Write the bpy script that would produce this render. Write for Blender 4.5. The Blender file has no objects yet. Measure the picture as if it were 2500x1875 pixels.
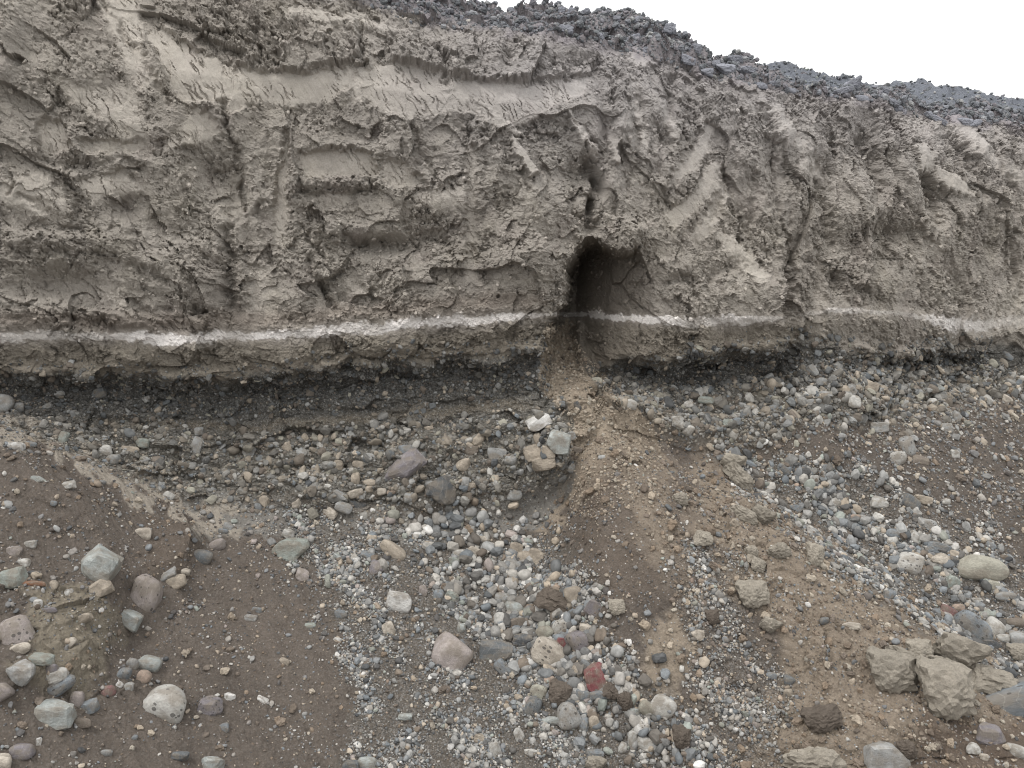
import bpy, math, random
import numpy as np
from concurrent.futures import ThreadPoolExecutor
from mathutils import Matrix, Vector

random.seed(7)
rng = np.random.default_rng(11)
scene = bpy.context.scene
COL = scene.collection

# ------------------------------------------------------------------ camera
F = 1950.0; CX = 1250.0; CY = 937.5
PITCH = math.radians(5.2)
CAMZ = 4.6
cam_data = bpy.data.cameras.new('camera')
cam_data.sensor_width = 36.0
cam_data.lens = F / 2500.0 * 36.0
cam_data.clip_end = 2000.0
cam = bpy.data.objects.new('camera', cam_data)
cam.location = (0, 0, CAMZ)
cam.rotation_euler = (math.radians(90) - PITCH, 0, 0)
COL.objects.link(cam)
scene.camera = cam

# ------------------------------------------------------------------ sky, sun, exposure
world = bpy.data.worlds.new('World'); scene.world = world
world.use_nodes = True
nt = world.node_tree; nt.nodes.clear()
out = nt.nodes.new('ShaderNodeOutputWorld')
bg = nt.nodes.new('ShaderNodeBackground')
sky = nt.nodes.new('ShaderNodeTexSky'); sky.sky_type = 'NISHITA'; sky.sun_disc = False
sky.sun_elevation = math.radians(58); sky.sun_rotation = math.radians(200)
sky.air_density = 1.0; sky.dust_density = 6.0; sky.ozone_density = 1.0
# thick even cloud over the clear sky
mx = nt.nodes.new('ShaderNodeMix'); mx.data_type = 'RGBA'
mx.inputs['Factor'].default_value = 0.88
CLOUD = 10.6
nt.links.new(sky.outputs[0], mx.inputs['A'])
mx.inputs['B'].default_value = (CLOUD, CLOUD * 1.0, CLOUD * 0.985, 1)
tcw = nt.nodes.new('ShaderNodeTexCoord'); sxyz = nt.nodes.new('ShaderNodeSeparateXYZ'); nt.links.new(tcw.outputs['Generated'], sxyz.inputs[0])
mr = nt.nodes.new('ShaderNodeMapRange'); mr.inputs[1].default_value = 0.0; mr.inputs[2].default_value = 1.0; mr.inputs[3].default_value = 0.88; mr.inputs[4].default_value = 1.85
nt.links.new(sxyz.outputs[2], mr.inputs[0])
vm = nt.nodes.new('ShaderNodeVectorMath'); vm.operation = 'SCALE'
nt.links.new(mx.outputs['Result'], vm.inputs[0]); nt.links.new(mr.outputs[0], vm.inputs['Scale'])
nt.links.new(vm.outputs[0], bg.inputs['Color'])
bg.inputs['Strength'].default_value = 0.12
nt.links.new(bg.outputs[0], out.inputs[0])

sun_d = bpy.data.lights.new('sun', 'SUN'); sun_d.energy = 1.5; sun_d.angle = math.radians(11)
sun_d.color = (1.0, 0.97, 0.93)
sun = bpy.data.objects.new('sun', sun_d)
# sun high, behind the camera's left shoulder
sd = Vector((-0.50, -0.26, 1.0)).normalized()
sun.rotation_euler = sd.to_track_quat('Z', 'Y').to_euler()
COL.objects.link(sun)
vs = scene.view_settings
vs.view_transform = 'Standard'; vs.look = 'None'; vs.gamma = 1.0; vs.use_curve_mapping = False
vs.exposure = 0.0
scene.cycles.filter_width = 1.1

# ------------------------------------------------------------------ numeric helpers
def lin(c):
    c = np.asarray(c, dtype=np.float64) / 255.0
    return np.where(c <= 0.04045, c / 12.92, ((c + 0.055) / 1.055) ** 2.4)

def hash2(ix, iy, seed):
    ix = ix.astype(np.uint32); iy = iy.astype(np.uint32)
    h = ix * np.uint32(374761393) + iy * np.uint32(668265263) + np.uint32((seed * 2246822519) & 0xffffffff)
    h = (h ^ (h >> np.uint32(13))) * np.uint32(1274126177)
    h = (h ^ (h >> np.uint32(16))) * np.uint32(2246822519)
    return h ^ (h >> np.uint32(15))

def h01(h):
    return (h & np.uint32(0xffff)).astype(np.float32) / 65535.0, (h >> np.uint32(16)).astype(np.float32) / 65535.0

POOL = ThreadPoolExecutor(4)
def chunked(fn):
    def run(x, y, *a, **k):
        x = np.asarray(x, dtype=np.float32); y = np.asarray(y, dtype=np.float32)
        if x.size < 200000 or x.ndim != 2: return fn(x, y, *a, **k)
        n = 16; xs = np.array_split(x, n); ys = np.array_split(np.broadcast_to(y, x.shape), n)
        r = list(POOL.map(lambda q: fn(q[0], q[1], *a, **k), zip(xs, ys)))
        if isinstance(r[0], tuple): return tuple(np.concatenate(t) for t in zip(*r))
        return np.concatenate(r)
    return run
GA = np.arange(256) * (2 * math.pi / 256); GC = np.cos(GA).astype(np.float32); GS = np.sin(GA).astype(np.float32)
@chunked
def perlin(x, y, seed=0):
    x = np.asarray(x, dtype=np.float32) + 1000.0; y = np.asarray(y, dtype=np.float32) + 1000.0
    ix = np.floor(x).astype(np.int32); iy = np.floor(y).astype(np.int32)
    fx = (x - ix).astype(np.float32); fy = (y - iy).astype(np.float32)
    u = fx * fx * fx * (fx * (fx * 6 - 15) + 10); v = fy * fy * fy * (fy * (fy * 6 - 15) + 10)
    r = []
    for dx in (0, 1):
        for dy in (0, 1):
            a = hash2(ix + dx, iy + dy, seed) & np.uint32(255)
            r.append(GC[a] * (fx - dx) + GS[a] * (fy - dy))
    a = r[0] * (1 - v) + r[1] * v; b = r[2] * (1 - v) + r[3] * v
    return (a * (1 - u) + b * u) * 1.5

@chunked
def fbm(x, y, seed=0, octv=4, gain=0.5, lac=2.03):
    s = 0; a = 1.0; n = 0
    for i in range(octv):
        s = s + a * perlin(x, y, seed + i * 17); n += a
        a *= gain; x = x * lac + 3.7; y = y * lac - 1.9
    return s / n

@chunked
def cells(x, y, seed=0, tilt=1.0):
    """planar facets: every cell is a tilted plane; also returns the crack distance (F2-F1) and a cell random"""
    x = np.asarray(x, dtype=np.float32) + 1000.0; y = np.asarray(y, dtype=np.float32) + 1000.0
    ix = np.floor(x).astype(np.int32); iy = np.floor(y).astype(np.int32)
    f1 = np.full(x.shape, 9.0, np.float32); f2 = f1.copy(); h = np.zeros_like(x); rr = np.zeros_like(x)
    for dx in (-1, 0, 1):
        for dy in (-1, 0, 1):
            hs = hash2(ix + dx, iy + dy, seed); a, b = h01(hs)
            hs2 = hash2(ix + dx, iy + dy, seed + 77); c, d = h01(hs2)
            ex = x - (ix + dx + 0.5 + (a - 0.5) * 0.9); ey = y - (iy + dy + 0.5 + (b - 0.5) * 0.9)
            dd = ex * ex + ey * ey
            val = (c - 0.5) + tilt * ((d - 0.5) * 2 * ex + (np.abs(a * 7.3 % 1.0) - 0.5) * 2 * ey)
            m = dd < f1
            f2 = np.where(m, f1, np.minimum(f2, dd)); f1 = np.where(m, dd, f1)
            h = np.where(m, val, h); rr = np.where(m, c, rr)
    return h, np.sqrt(f2) - np.sqrt(f1), rr

def sstep(a, b, x):
    t = np.clip((x - a) / (b - a), 0, 1); return t * t * (3 - 2 * t)

def poly_mask(poly, X, Y, w):
    """1 inside the polygon, 0 outside, a ramp of half width w at the edge"""
    P = np.array(poly, float); m = np.zeros(X.shape, np.float32)
    sel = (X > P[:, 0].min() - w) & (X < P[:, 0].max() + w) & (Y > P[:, 1].min() - w) & (Y < P[:, 1].max() + w)
    if not sel.any(): return m
    x = X[sel]; y = Y[sel]
    d = np.full(x.shape, 1e9); ins = np.zeros(x.shape, bool)
    n = len(P)
    for i in range(n):
        ax, ay = P[i]; bx, by = P[(i + 1) % n]
        vx, vy = bx - ax, by - ay
        t = np.clip(((x - ax) * vx + (y - ay) * vy) / (vx * vx + vy * vy + 1e-9), 0, 1)
        d = np.minimum(d, (x - ax - t * vx) ** 2 + (y - ay - t * vy) ** 2)
        c = ((ay > y) != (by > y)) & (x < vx * (y - ay) / (vy + (1e-9 if vy == 0 else 0)) + ax)
        ins ^= c
    d = np.sqrt(d); sd = np.where(ins, d, -d)
    m[sel] = sstep(-w, w, sd)
    return m

def line_dist(pts, X, Y):
    P = np.array(pts, float); d = np.full(X.shape, 1e9)
    for i in range(len(P) - 1):
        ax, ay = P[i]; bx, by = P[i + 1]; vx, vy = bx - ax, by - ay
        t = np.clip(((X - ax) * vx + (Y - ay) * vy) / (vx * vx + vy * vy), 0, 1)
        d = np.minimum(d, (X - ax - t * vx) ** 2 + (Y - ay - t * vy) ** 2)
    return np.sqrt(d)

def gauss(X, Y, cx, cy, rx, ry, ang=0.0):
    a = math.radians(ang); c, s = math.cos(a), math.sin(a)
    dx = X - cx; dy = Y - cy
    return np.exp(-(((dx * c + dy * s) / rx) ** 2 + ((-dx * s + dy * c) / ry) ** 2))

cp, sp = math.cos(PITCH), math.sin(PITCH)
def ray_point(px, py, Y):
    if np.ndim(px): Y = np.broadcast_to(np.asarray(Y, float), np.shape(px))
    """world point at forward distance Y seen in the photograph at px, py"""
    xc = (px - CX) / F; yc = (CY - py) / F
    dy = cp + yc * sp; dz = -sp + yc * cp
    k = Y / dy
    return xc * k, Y, CAMZ + dz * k

def project(P):
    x = P[..., 0]; y = P[..., 1]; z = P[..., 2] - CAMZ
    fwd = y * cp - z * sp; up = y * sp + z * cp
    fwd = np.maximum(fwd, 0.05)
    return CX + F * x / fwd, CY - F * up / fwd, fwd

# ------------------------------------------------------------------ materials
def new_mat(name):
    m = bpy.data.materials.new(name); m.use_nodes = True
    t = m.node_tree; t.nodes.clear()
    o = t.nodes.new('ShaderNodeOutputMaterial'); b = t.nodes.new('ShaderNodeBsdfPrincipled')
    t.links.new(b.outputs[0], o.inputs[0])
    b.inputs['Roughness'].default_value = 0.95
    b.inputs['Specular IOR Level'].default_value = 0.15
    return m, t, b

def noise(t, vec, scale, detail=4, rough=0.6, dist=0.0):
    n = t.nodes.new('ShaderNodeTexNoise'); n.inputs['Scale'].default_value = scale
    n.inputs['Detail'].default_value = detail; n.inputs['Roughness'].default_value = rough
    n.inputs['Distortion'].default_value = dist
    t.links.new(vec, n.inputs['Vector']); return n.outputs['Fac']

def maprange(t, v, a, b, c, d):
    n = t.nodes.new('ShaderNodeMapRange'); n.inputs[1].default_value = a; n.inputs[2].default_value = b
    n.inputs[3].default_value = c; n.inputs[4].default_value = d
    t.links.new(v, n.inputs[0]); return n.outputs[0]

def math_(t, op, a, b=None):
    n = t.nodes.new('ShaderNodeMath'); n.operation = op
    for i, v in enumerate((a, b)):
        if v is None: continue
        if isinstance(v, (int, float)): n.inputs[i].default_value = v
        else: t.links.new(v, n.inputs[i])
    return n.outputs[0]

def mul_color(t, col, fac):
    n = t.nodes.new('ShaderNodeVectorMath'); n.operation = 'SCALE'
    t.links.new(col, n.inputs[0]); t.links.new(fac, n.inputs['Scale']); return n.outputs[0]

def mixc(t, f, a, b):
    n = t.nodes.new('ShaderNodeMix'); n.data_type = 'RGBA'
    if isinstance(f, float): n.inputs['Factor'].default_value = f
    else: t.links.new(f, n.inputs['Factor'])
    for v, k in ((a, 'A'), (b, 'B')):
        if isinstance(v, tuple): n.inputs[k].default_value = v
        else: t.links.new(v, n.inputs[k])
    return n.outputs['Result']

def ground_material():
    m, t, b = new_mat('earth')
    tc = t.nodes.new('ShaderNodeTexCoord').outputs['Object']
    ca = t.nodes.new('ShaderNodeAttribute'); ca.attribute_name = 'col'
    ga = t.nodes.new('ShaderNodeAttribute'); ga.attribute_name = 'grit'
    fa = t.nodes.new('ShaderNodeAttribute'); fa.attribute_name = 'fine'
    n1 = noise(t, tc, 9, 6, 0.7); n2 = noise(t, tc, 60, 5, 0.75)
    k = math_(t, 'MULTIPLY', maprange(t, n1, 0.3, 0.7, 0.88, 1.12), maprange(t, n2, 0.25, 0.75, 0.80, 1.2))
    c = mul_color(t, ca.outputs['Color'], k)
    # fine grit: tiny stones of differing tone
    v = t.nodes.new('ShaderNodeTexVoronoi'); v.inputs['Scale'].default_value = 70
    t.links.new(tc, v.inputs['Vector'])
    sep = t.nodes.new('ShaderNodeSeparateColor'); t.links.new(v.outputs['Color'], sep.inputs[0])
    kk = maprange(t, sep.outputs[0], 0, 1, 0.55, 1.75)
    grey = mixc(t, 0.35, c, (0.16, 0.165, 0.165, 1))
    gc = mul_color(t, grey, kk)
    on = math_(t, 'MULTIPLY', ga.outputs['Fac'], math_(t, 'LESS_THAN', sep.outputs[1], 0.55))
    c2 = mixc(t, on, c, gc)
    t.links.new(c2, b.inputs['Base Color'])
    # relief
    h1 = noise(t, tc, 22, 9, 0.8, 0.3)
    h2 = maprange(t, v.outputs['Distance'], 0, 0.6, 1, 0)
    hh = math_(t, 'ADD', math_(t, 'MULTIPLY', h1, fa.outputs['Fac']), math_(t, 'MULTIPLY', math_(t, 'MULTIPLY', h2, ga.outputs['Fac']), 0.22))
    bp = t.nodes.new('ShaderNodeBump'); bp.inputs['Strength'].default_value = 1.0; bp.inputs['Distance'].default_value = 0.05
    t.links.new(hh, bp.inputs['Height']); t.links.new(bp.outputs[0], b.inputs['Normal'])
    return m

def stone_material(name, spots=False, dusty=0.7, inst=False, gloss=0.0):
    m, t, b = new_mat(name)
    tcn = t.nodes.new('ShaderNodeTexCoord')
    oi = t.nodes.new('ShaderNodeObjectInfo')
    off = t.nodes.new('ShaderNodeVectorMath'); off.operation = 'SCALE'
    cmb = t.nodes.new('ShaderNodeCombineXYZ')
    for i in range(3): t.links.new(oi.outputs['Random'], cmb.inputs[i])
    t.links.new(cmb.outputs[0], off.inputs[0]); off.inputs['Scale'].default_value = 37.0
    add = t.nodes.new('ShaderNodeVectorMath'); add.operation = 'ADD'
    t.links.new(tcn.outputs['Object'], add.inputs[0]); t.links.new(off.outputs[0], add.inputs[1])
    vec = add.outputs[0]
    if inst:
        a = t.nodes.new('ShaderNodeAttribute'); a.attribute_type = 'INSTANCER'; a.attribute_name = 'col'; base = a.outputs['Color']
    else:
        base = oi.outputs['Color']
    if not inst:
        n1 = noise(t, vec, 1.6, 6, 0.7, 0.6); n2 = noise(t, vec, 9, 5, 0.7)
        k = math_(t, 'MULTIPLY', maprange(t, n1, 0.3, 0.7, 0.74, 1.22), maprange(t, n2, 0.3, 0.7, 0.82, 1.18))
        c = mul_color(t, base, k)
        # dust caught in the hollows of the stone and on its foot
        nd = noise(t, vec, 1.1, 3, 0.6)
        c = mixc(t, maprange(t, nd, 0.42, 0.62, 0.0, dusty), c, (0.185, 0.16, 0.13, 1))
        # a few veins
        w = t.nodes.new('ShaderNodeTexWave'); w.inputs['Scale'].default_value = 0.9; w.inputs['Distortion'].default_value = 9
        w.inputs['Detail'].default_value = 3; t.links.new(vec, w.inputs['Vector'])
        c = mixc(t, maprange(t, w.outputs['Fac'], 0.97, 1.0, 0.0, 0.15), c, (0.5, 0.48, 0.44, 1))
        if spots:
            v = t.nodes.new('ShaderNodeTexVoronoi'); v.inputs['Scale'].default_value = 3.4
            t.links.new(vec, v.inputs['Vector'])
            sc = t.nodes.new('ShaderNodeSeparateColor'); t.links.new(v.outputs['Color'], sc.inputs[0])
            rad = maprange(t, sc.outputs[0], 0.2, 1, 0.0, 0.42)
            on = math_(t, 'LESS_THAN', v.outputs['Distance'], rad)
            c = mixc(t, math_(t, 'MULTIPLY', on, 0.75), c, (0.055, 0.05, 0.047, 1))
        h = noise(t, vec, 5, 6, 0.7)
        bp = t.nodes.new('ShaderNodeBump'); bp.inputs['Strength'].default_value = 0.7; bp.inputs['Distance'].default_value = 0.02
        t.links.new(h, bp.inputs['Height']); t.links.new(bp.outputs[0], b.inputs['Normal'])
        b.inputs['Roughness'].default_value = 0.75; b.inputs['Specular IOR Level'].default_value = 0.3
    else:
        n1 = noise(t, vec, 1.3, 3, 0.6)
        c = mul_color(t, base, maprange(t, n1, 0.3, 0.7, 0.75, 1.25))
        b.inputs['Roughness'].default_value = 0.8; b.inputs['Specular IOR Level'].default_value = 0.25
    t.links.new(c, b.inputs['Base Color'])
    return m

def clod_material():
    m, t, b = new_mat('clay_lump')
    tcn = t.nodes.new('ShaderNodeTexCoord'); oi = t.nodes.new('ShaderNodeObjectInfo')
    geo = t.nodes.new('ShaderNodeNewGeometry')
    vec = geo.outputs['Position']
    n1 = noise(t, vec, 12, 6, 0.7, 0.5); n2 = noise(t, vec, 70, 5, 0.75)
    k = math_(t, 'MULTIPLY', maprange(t, n1, 0.3, 0.7, 0.8, 1.15), maprange(t, n2, 0.3, 0.7, 0.8, 1.2))
    t.links.new(mul_color(t, oi.outputs['Color'], k), b.inputs['Base Color'])
    bp = t.nodes.new('ShaderNodeBump'); bp.inputs['Strength'].default_value = 1.0; bp.inputs['Distance'].default_value = 0.02
    t.links.new(noise(t, vec, 45, 8, 0.75, 0.3), bp.inputs['Height']); t.links.new(bp.outputs[0], b.inputs['Normal'])
    return m

M_EARTH = ground_material()
M_STONE = stone_material('stone')
M_SPOT = stone_material('speckled_stone', spots=True)
M_PEB = stone_material('gravel_stone', inst=True)
M_CLOD = clod_material()

# ------------------------------------------------------------------ the pit wall: base sheet
px_cols = np.concatenate([np.arange(-700, -24, 9.0), np.arange(-24, 2524, 2.55), np.arange(2526, 3300, 9.0)])
NC = len(px_cols)
def L(pts):
    p = np.array(pts, float); return np.interp(px_cols, p[:, 0], p[:, 1])
W = L([(-700, 7.6), (0, 8.8), (700, 9.4), (1340, 9.75), (1400, 9.85), (1560, 10.05), (1750, 10.15), (1900, 10.25), (1935, 10.42), (2200, 11.0), (2500, 12.0), (3300, 15.5)])
crest = L([(-700, -420), (0, -250), (600, -170), (900, -75), (1000, -30), (1060, -4), (1105, 10), (1207, 22), (1431, 30), (1553, 50), (1650, 72), (1700, 112), (1735, 150), (1800, 148), (1850, 198), (2000, 220), (2100, 226), (2190, 230), (2260, 262), (2500, 290), (3300, 360)])
rim = L([(-700, -150), (0, -100), (500, -40), (870, -2), (1000, 38), (1100, 60), (1300, 80), (1400, 97), (1500, 122), (1600, 142), (1700, 165), (1760, 190), (1850, 205), (2000, 228), (2180, 252), (2250, 282), (2400, 296), (2500, 310), (3300, 375)])
band = L([(-700, 855), (0, 822), (250, 822), (500, 826), (700, 818), (900, 800), (1100, 785), (1250, 774), (1340, 770), (1420, 768), (1560, 777), (1700, 786), (1850, 780), (1930, 772), (2060, 756), (2200, 765), (2340, 795), (2420, 792), (2500, 780), (3300, 770)])
under = L([(-700, 960), (0, 905), (300, 905), (400, 925), (600, 915), (800, 888), (1100, 868), (1330, 850), (1420, 880), (1600, 878), (1700, 862), (1900, 842), (1990, 828), (2100, 850), (2180, 868), (2300, 850), (2400, 835), (2500, 850), (3300, 880)])
ledge = L([(-700, 1120), (0, 1010), (300, 1030), (600, 1045), (900, 1020), (1300, 985), (1370, 985), (1430, 945), (1560, 945), (1700, 945), (1900, 915), (2000, 900), (2200, 905), (2500, 890), (3300, 920)])
foot = L([(-700, 1150), (0, 1045), (150, 1105), (300, 1180), (450, 1250), (600, 1255), (1000, 1285), (1150, 1280), (1300, 1240), (1370, 1195), (1420, 1120), (1480, 1035), (1560, 1020), (1700, 1075), (1850, 1090), (2000, 1040), (2100, 1060), (2300, 1000), (2500, 960), (3300, 990)])
# how far the gravel bed under the clay is hollowed out; none where the fan comes out of the gap
hol = L([(-700, 0.25), (0, 0.28), (400, 0.38), (1100, 0.34), (1320, 0.22), (1345, 0.0), (1430, 0.0), (1480, 0.42), (1700, 0.62), (1900, 0.5), (1960, 0.08), (2130, 0.08), (2190, 0.4), (2340, 0.38), (2400, 0.02), (3300, 0.0)])
Kb = L([(-700, 5.0), (0, 5.75), (600, 6.5), (1250, 7.0), (1800, 7.1), (2500, 7.2), (3300, 8.0)])
mid1 = np.full(NC, 205.0) + (rim - 0) * 0.55 + 0
mid1 = np.maximum(mid1, rim + 60)
mid2 = mid1 * 0.5 + band * 0.5
lines = []   # (py, Y, rows to next)
lines.append((crest - 0, W + 1.75, 46))
lines.append((rim, W + 1.0 * 0.95, 84))
lines.append((mid1, W + 0.40, 118))
lines.append((mid2, W + 0.22, 118))
lines.append((band, W + 0.02, 40))
nk = np.clip(L([(-700, 0), (1325, 0), (1345, 1), (1425, 1), (1490, 0), (3300, 0)]), 0, 1)
jag = fbm(px_cols * 0.012, px_cols * 0 + 5, 41, 4) * 34 * (1 - nk)
under = under + jag
lines.append((under, W + 0.06 + nk * 0.35, 18))
lines.append((under + 34, W + 0.06 + hol + nk * 0.24, 34))
lines.append((ledge, W - 0.02 + hol * 0.8 + nk * 0.05, 92))
lines.append((foot, W - 0.30, 128))
lines.append((foot * 0.5 + 950, (W - 0.3) * 0.44 + Kb * 0.56, 150))
lines.append((np.full(NC, 1905.0), Kb, 1))
pts = [np.stack(ray_point(px_cols, py, Y), -1) for py, Y, _ in lines]
top = pts[0]
back = [top + np.array([0, 60.0, -1.0]), top + np.array([0, 18.0, -0.8]), top + np.array([0, 5.0, -0.45]), top + np.array([0, 1.4, -0.12])]
back[0][:, 0] *= 4; back[1][:, 0] *= 1.6
front = [pts[-1] + np.array([0, -1.2, -0.45]), pts[-1] * 1.0, None]
front[1] = front[0].copy(); front[1][:, 1] -= 2.5; front[1][:, 2] = front[0][:, 2] * 0.4 - 0.05
front[2] = front[1].copy(); front[2][:, 1] = -40; front[2][:, 0] *= 4; front[2][:, 2] = -0.1
seq = [(back[0], 6), (back[1], 10), (back[2], 14), (back[3], 14)] + [(pts[i], lines[i][2]) for i in range(len(lines) - 1)] + [(pts[-1], 24), (front[0], 14), (front[1], 8), (front[2], 0)]
rows = []; rowline = []
for i in range(len(seq) - 1):
    a, n = seq[i]; b = seq[i + 1][0]
    for k in range(n):
        f = k / n; rows.append(a * (1 - f) + b * f); rowline.append(i + f)
rows.append(seq[-1][0]); rowline.append(len(seq) - 1)
B = np.array(rows); rowline = np.array(rowline); NR = len(B)
# soften the kinks of the profile
for _ in range(3):
    B[1:-1] = B[1:-1] * 0.5 + (B[:-2] + B[2:]) * 0.25
for _ in range(3):
    B[:, 1:-1] = B[:, 1:-1] * 0.5 + (B[:, :-2] + B[:, 2:]) * 0.25

def normals(P):
    du = np.gradient(P, axis=1); dv = np.gradient(P, axis=0)
    n = np.cross(du, dv); n /= np.linalg.norm(n, axis=-1, keepdims=True) + 1e-12
    return n
N0 = normals(B)
if N0[NR // 2, NC // 2, 1] > 0: N0 = -N0
PX, PY, FW = project(B)
X = B[..., 0]; Yw = B[..., 1]; Z = B[..., 2]
V = np.concatenate([np.zeros((1, NC)), np.cumsum(np.linalg.norm(np.diff(B, axis=0), axis=-1), axis=0)], 0)
bi = int(np.argmin(np.abs(rowline - 8)))
V = V - V[bi:bi + 1]
ub = np.concatenate([[0], np.cumsum(np.linalg.norm(np.diff(B[bi], axis=0), axis=-1))]); ub -= ub[np.argmin(abs(px_cols - 1250))]
U = np.broadcast_to(ub, (NR, NC)).copy()
RL = np.broadcast_to(rowline[:, None], (NR, NC))   # 4 crest, 5 rim, 6, 7, 8 band, 9 under, 10 hollow, 11 ledge, 12 foot, 13, 14 frame bottom

clay = sstep(4.85, 5.05, RL) * (1 - sstep(8.6, 9.05, RL))
bed = sstep(8.6, 9.05, RL) * (1 - sstep(11.7, 12.05, RL))
talus = sstep(11.7, 12.05, RL)
rubz = 1 - sstep(4.85, 5.05, RL)
inview = (PX > -60) & (PX < 2560)

# scraped smooth faces (left by a digger's bucket): polygon, smoothness, push out (m), edge px
SCR = [
 ([(352,75),(400,66),(450,100),(540,150),(640,175),(740,178),(870,155),(860,210),(800,250),(720,262),(690,252),(620,245),(570,278),(520,255),(440,247),(400,180)], 1.0, -0.02, 6),
 ([(860,170),(930,148),(1000,156),(1100,188),(1200,202),(1330,198),(1450,188),(1420,230),(1350,262),(1280,300),(1230,312),(1150,280),(1100,270),(1000,288),(930,272),(900,240),(850,255)], 0.9, -0.02, 7),
 ([(225,-10),(335,-10),(352,60),(345,115),(410,215),(330,215),(290,120)], 0.85, 0.02, 12),
 ([(140,190),(230,215),(330,212),(350,290),(375,345),(300,340),(250,300),(200,262),(150,232)], 0.8, 0.03, 10),
 ([(88,300),(110,285),(150,300),(185,362),(140,377),(95,367)], 0.9, -0.08, 8),
 ([(415,325),(480,263),(505,275),(545,322),(500,350),(440,362),(400,385)], 0.9, 0.04, 7),
 ([(190,340),(350,345),(370,368),(210,375)], 0.7, -0.04, 8),
 ([(-60,438),(120,432),(172,490),(160,540),(90,532),(-60,485)], 0.75, 0.05, 14),
 ([(178,442),(290,412),(352,467),(300,482),(260,480),(230,507)], 0.85, 0.02, 8),
 ([(730,372),(860,358),(905,370),(925,427),(740,430)], 0.9, -0.09, 7),
 ([(740,478),(860,470),(850,500),(790,512)], 0.8, -0.03, 8),
 ([(925,385),(990,400),(1045,452),(960,455),(925,420)], 0.8, -0.05, 8),
 ([(1000,482),(1142,455),(1140,512),(1060,520)], 0.8, 0.02, 8),
 ([(690,315),(707,318),(702,450),(697,600),(668,600),(664,530),(680,420)], 0.95, -0.07, 8),
 ([(1138,345),(1166,355),(1166,690),(1140,690)], 0.7, -0.05, 8),
 ([(1150,230),(1230,290),(1270,320),(1310,340),(1260,330),(1180,290)], 0.7, 0.03, 6),
 ([(1640,415),(1690,380),(1720,310),(1750,296),(1735,360),(1700,410),(1640,452)], 0.88, 0.0, 6),
 ([(1625,525),(1700,460),(1730,395),(1760,400),(1762,450),(1702,512),(1640,562)], 0.88, 0.0, 6),
 ([(1675,585),(1730,512),(1765,430),(1785,480),(1742,562),(1700,605)], 0.88, 0.0, 6),
 ([(1742,568),(1790,578),(1840,635),(1885,680),(1850,692),(1795,650)], 0.9, 0.03, 5),
 ([(1950,388),(2015,385),(2022,432),(1958,425)], 0.9, 0.02, 7),
 ([(2235,355),(2260,348),(2292,380),(2278,425),(2245,412)], 0.95, 0.03, 6),
 ([(2285,400),(2335,435),(2385,490),(2310,465),(2280,435)], 0.9, 0.05, 6),
 ([(2312,272),(2345,290),(2520,440),(2520,480),(2400,385),(2330,330)], 0.85, 0.05, 8),
 ([(1238,328),(1262,338),(1312,410),(1300,432),(1255,370)], 0.9, 0.07, 5),
 ([(1380,270),(1395,268),(1465,375),(1455,392),(1400,310)], 0.9, 0.06, 5),
 ([(1525,98),(1585,92),(1615,145),(1560,172),(1540,150)], 0.85, 0.03, 7),
 ([(1860,250),(1905,262),(1985,372),(1962,392),(1900,320)], 0.6, 0.03, 8),
 ([(1535,200),(1555,205),(1570,300),(1560,310),(1545,260)], 0.9, 0.06, 5),
 ([(1610,250),(1630,250),(1660,330),(1650,355),(1620,300)], 0.9, 0.06, 5),
 ([(1480,330),(1500,335),(1515,400),(1500,400)], 0.9, 0.05, 5),
 ([(1560,315),(1575,320),(1585,375),(1570,365)], 0.9, 0.06, 5),
 ([(2200,290),(2300,300),(2300,330),(2220,340)], 0.5, 0.0, 10),
 ([(2400,700),(2520,690),(2520,800),(2420,800)], 0.4, 0.0, 20),
 ([(700,20),(900,40),(1000,80),(900,70),(700,40)], 0.8, 0.0, 10),
 ([(1990,610),(2010,600),(2015,800),(1985,800)], 0.6, -0.05, 6),
 ([(600,640),(650,650),(700,790),(610,790)], 0.5, -0.04, 12),
 ([(0,640),(100,660),(280,650),(300,740),(0,760)], 0.35, -0.04, 20),
]
smooth = np.zeros((NR, NC), np.float32); push = np.zeros((NR, NC), np.float32)
wob = fbm(U * 3, V * 3, 91, 3) * 26
wob2 = fbm(U * 3 + 40, V * 3, 92, 3) * 26
fw_ = fbm(U * 12, V * 12, 93, 3) * 12; fw2_ = fbm(U * 12 + 9, V * 12, 94, 3) * 12
wk_ = np.interp(PX, [1200, 1500], [0.35, 0.25])
QX = PX + wob * wk_ + fw_; QY = PY + wob2 * wk_ + fw2_
for poly, s, h, w in SCR:
    m = poly_mask(poly, QX, QY, w)
    smooth = np.maximum(smooth, m * s); push += m * h
for poly, h, w in [
  ([(388,66),(398,18),(560,28),(750,22),(880,50),(880,142),(740,174),(640,173),(540,148),(460,106)], 0.09, 4),
  ([(928,148),(960,104),(1200,95),(1350,80),(1460,132),(1440,184),(1300,196),(1200,198),(1100,185),(1000,154)], 0.08, 4),
  ([(725,432),(930,427),(930,455),(860,470),(760,470)], 0.08, 6),
  ([(1395,560),(1440,520),(1500,530),(1570,560),(1580,598),(1530,618),(1470,606),(1440,586),(1410,588)], 0.14, 8),
  ([(0,560),(300,560),(600,600),(600,740),(380,792),(0,792)], 0.07, 14),
  ([(940,660),(1330,600),(1365,680),(1340,750),(1000,780)], 0.07, 14),
  ([(1620,640),(1900,690),(1920,800),(1700,770),(1600,720)], 0.07, 16),
  ]:
    push += poly_mask(poly, PX + wob * 0.35 + fw_, PY + wob2 * 0.35 + fw2_, w) * h

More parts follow.
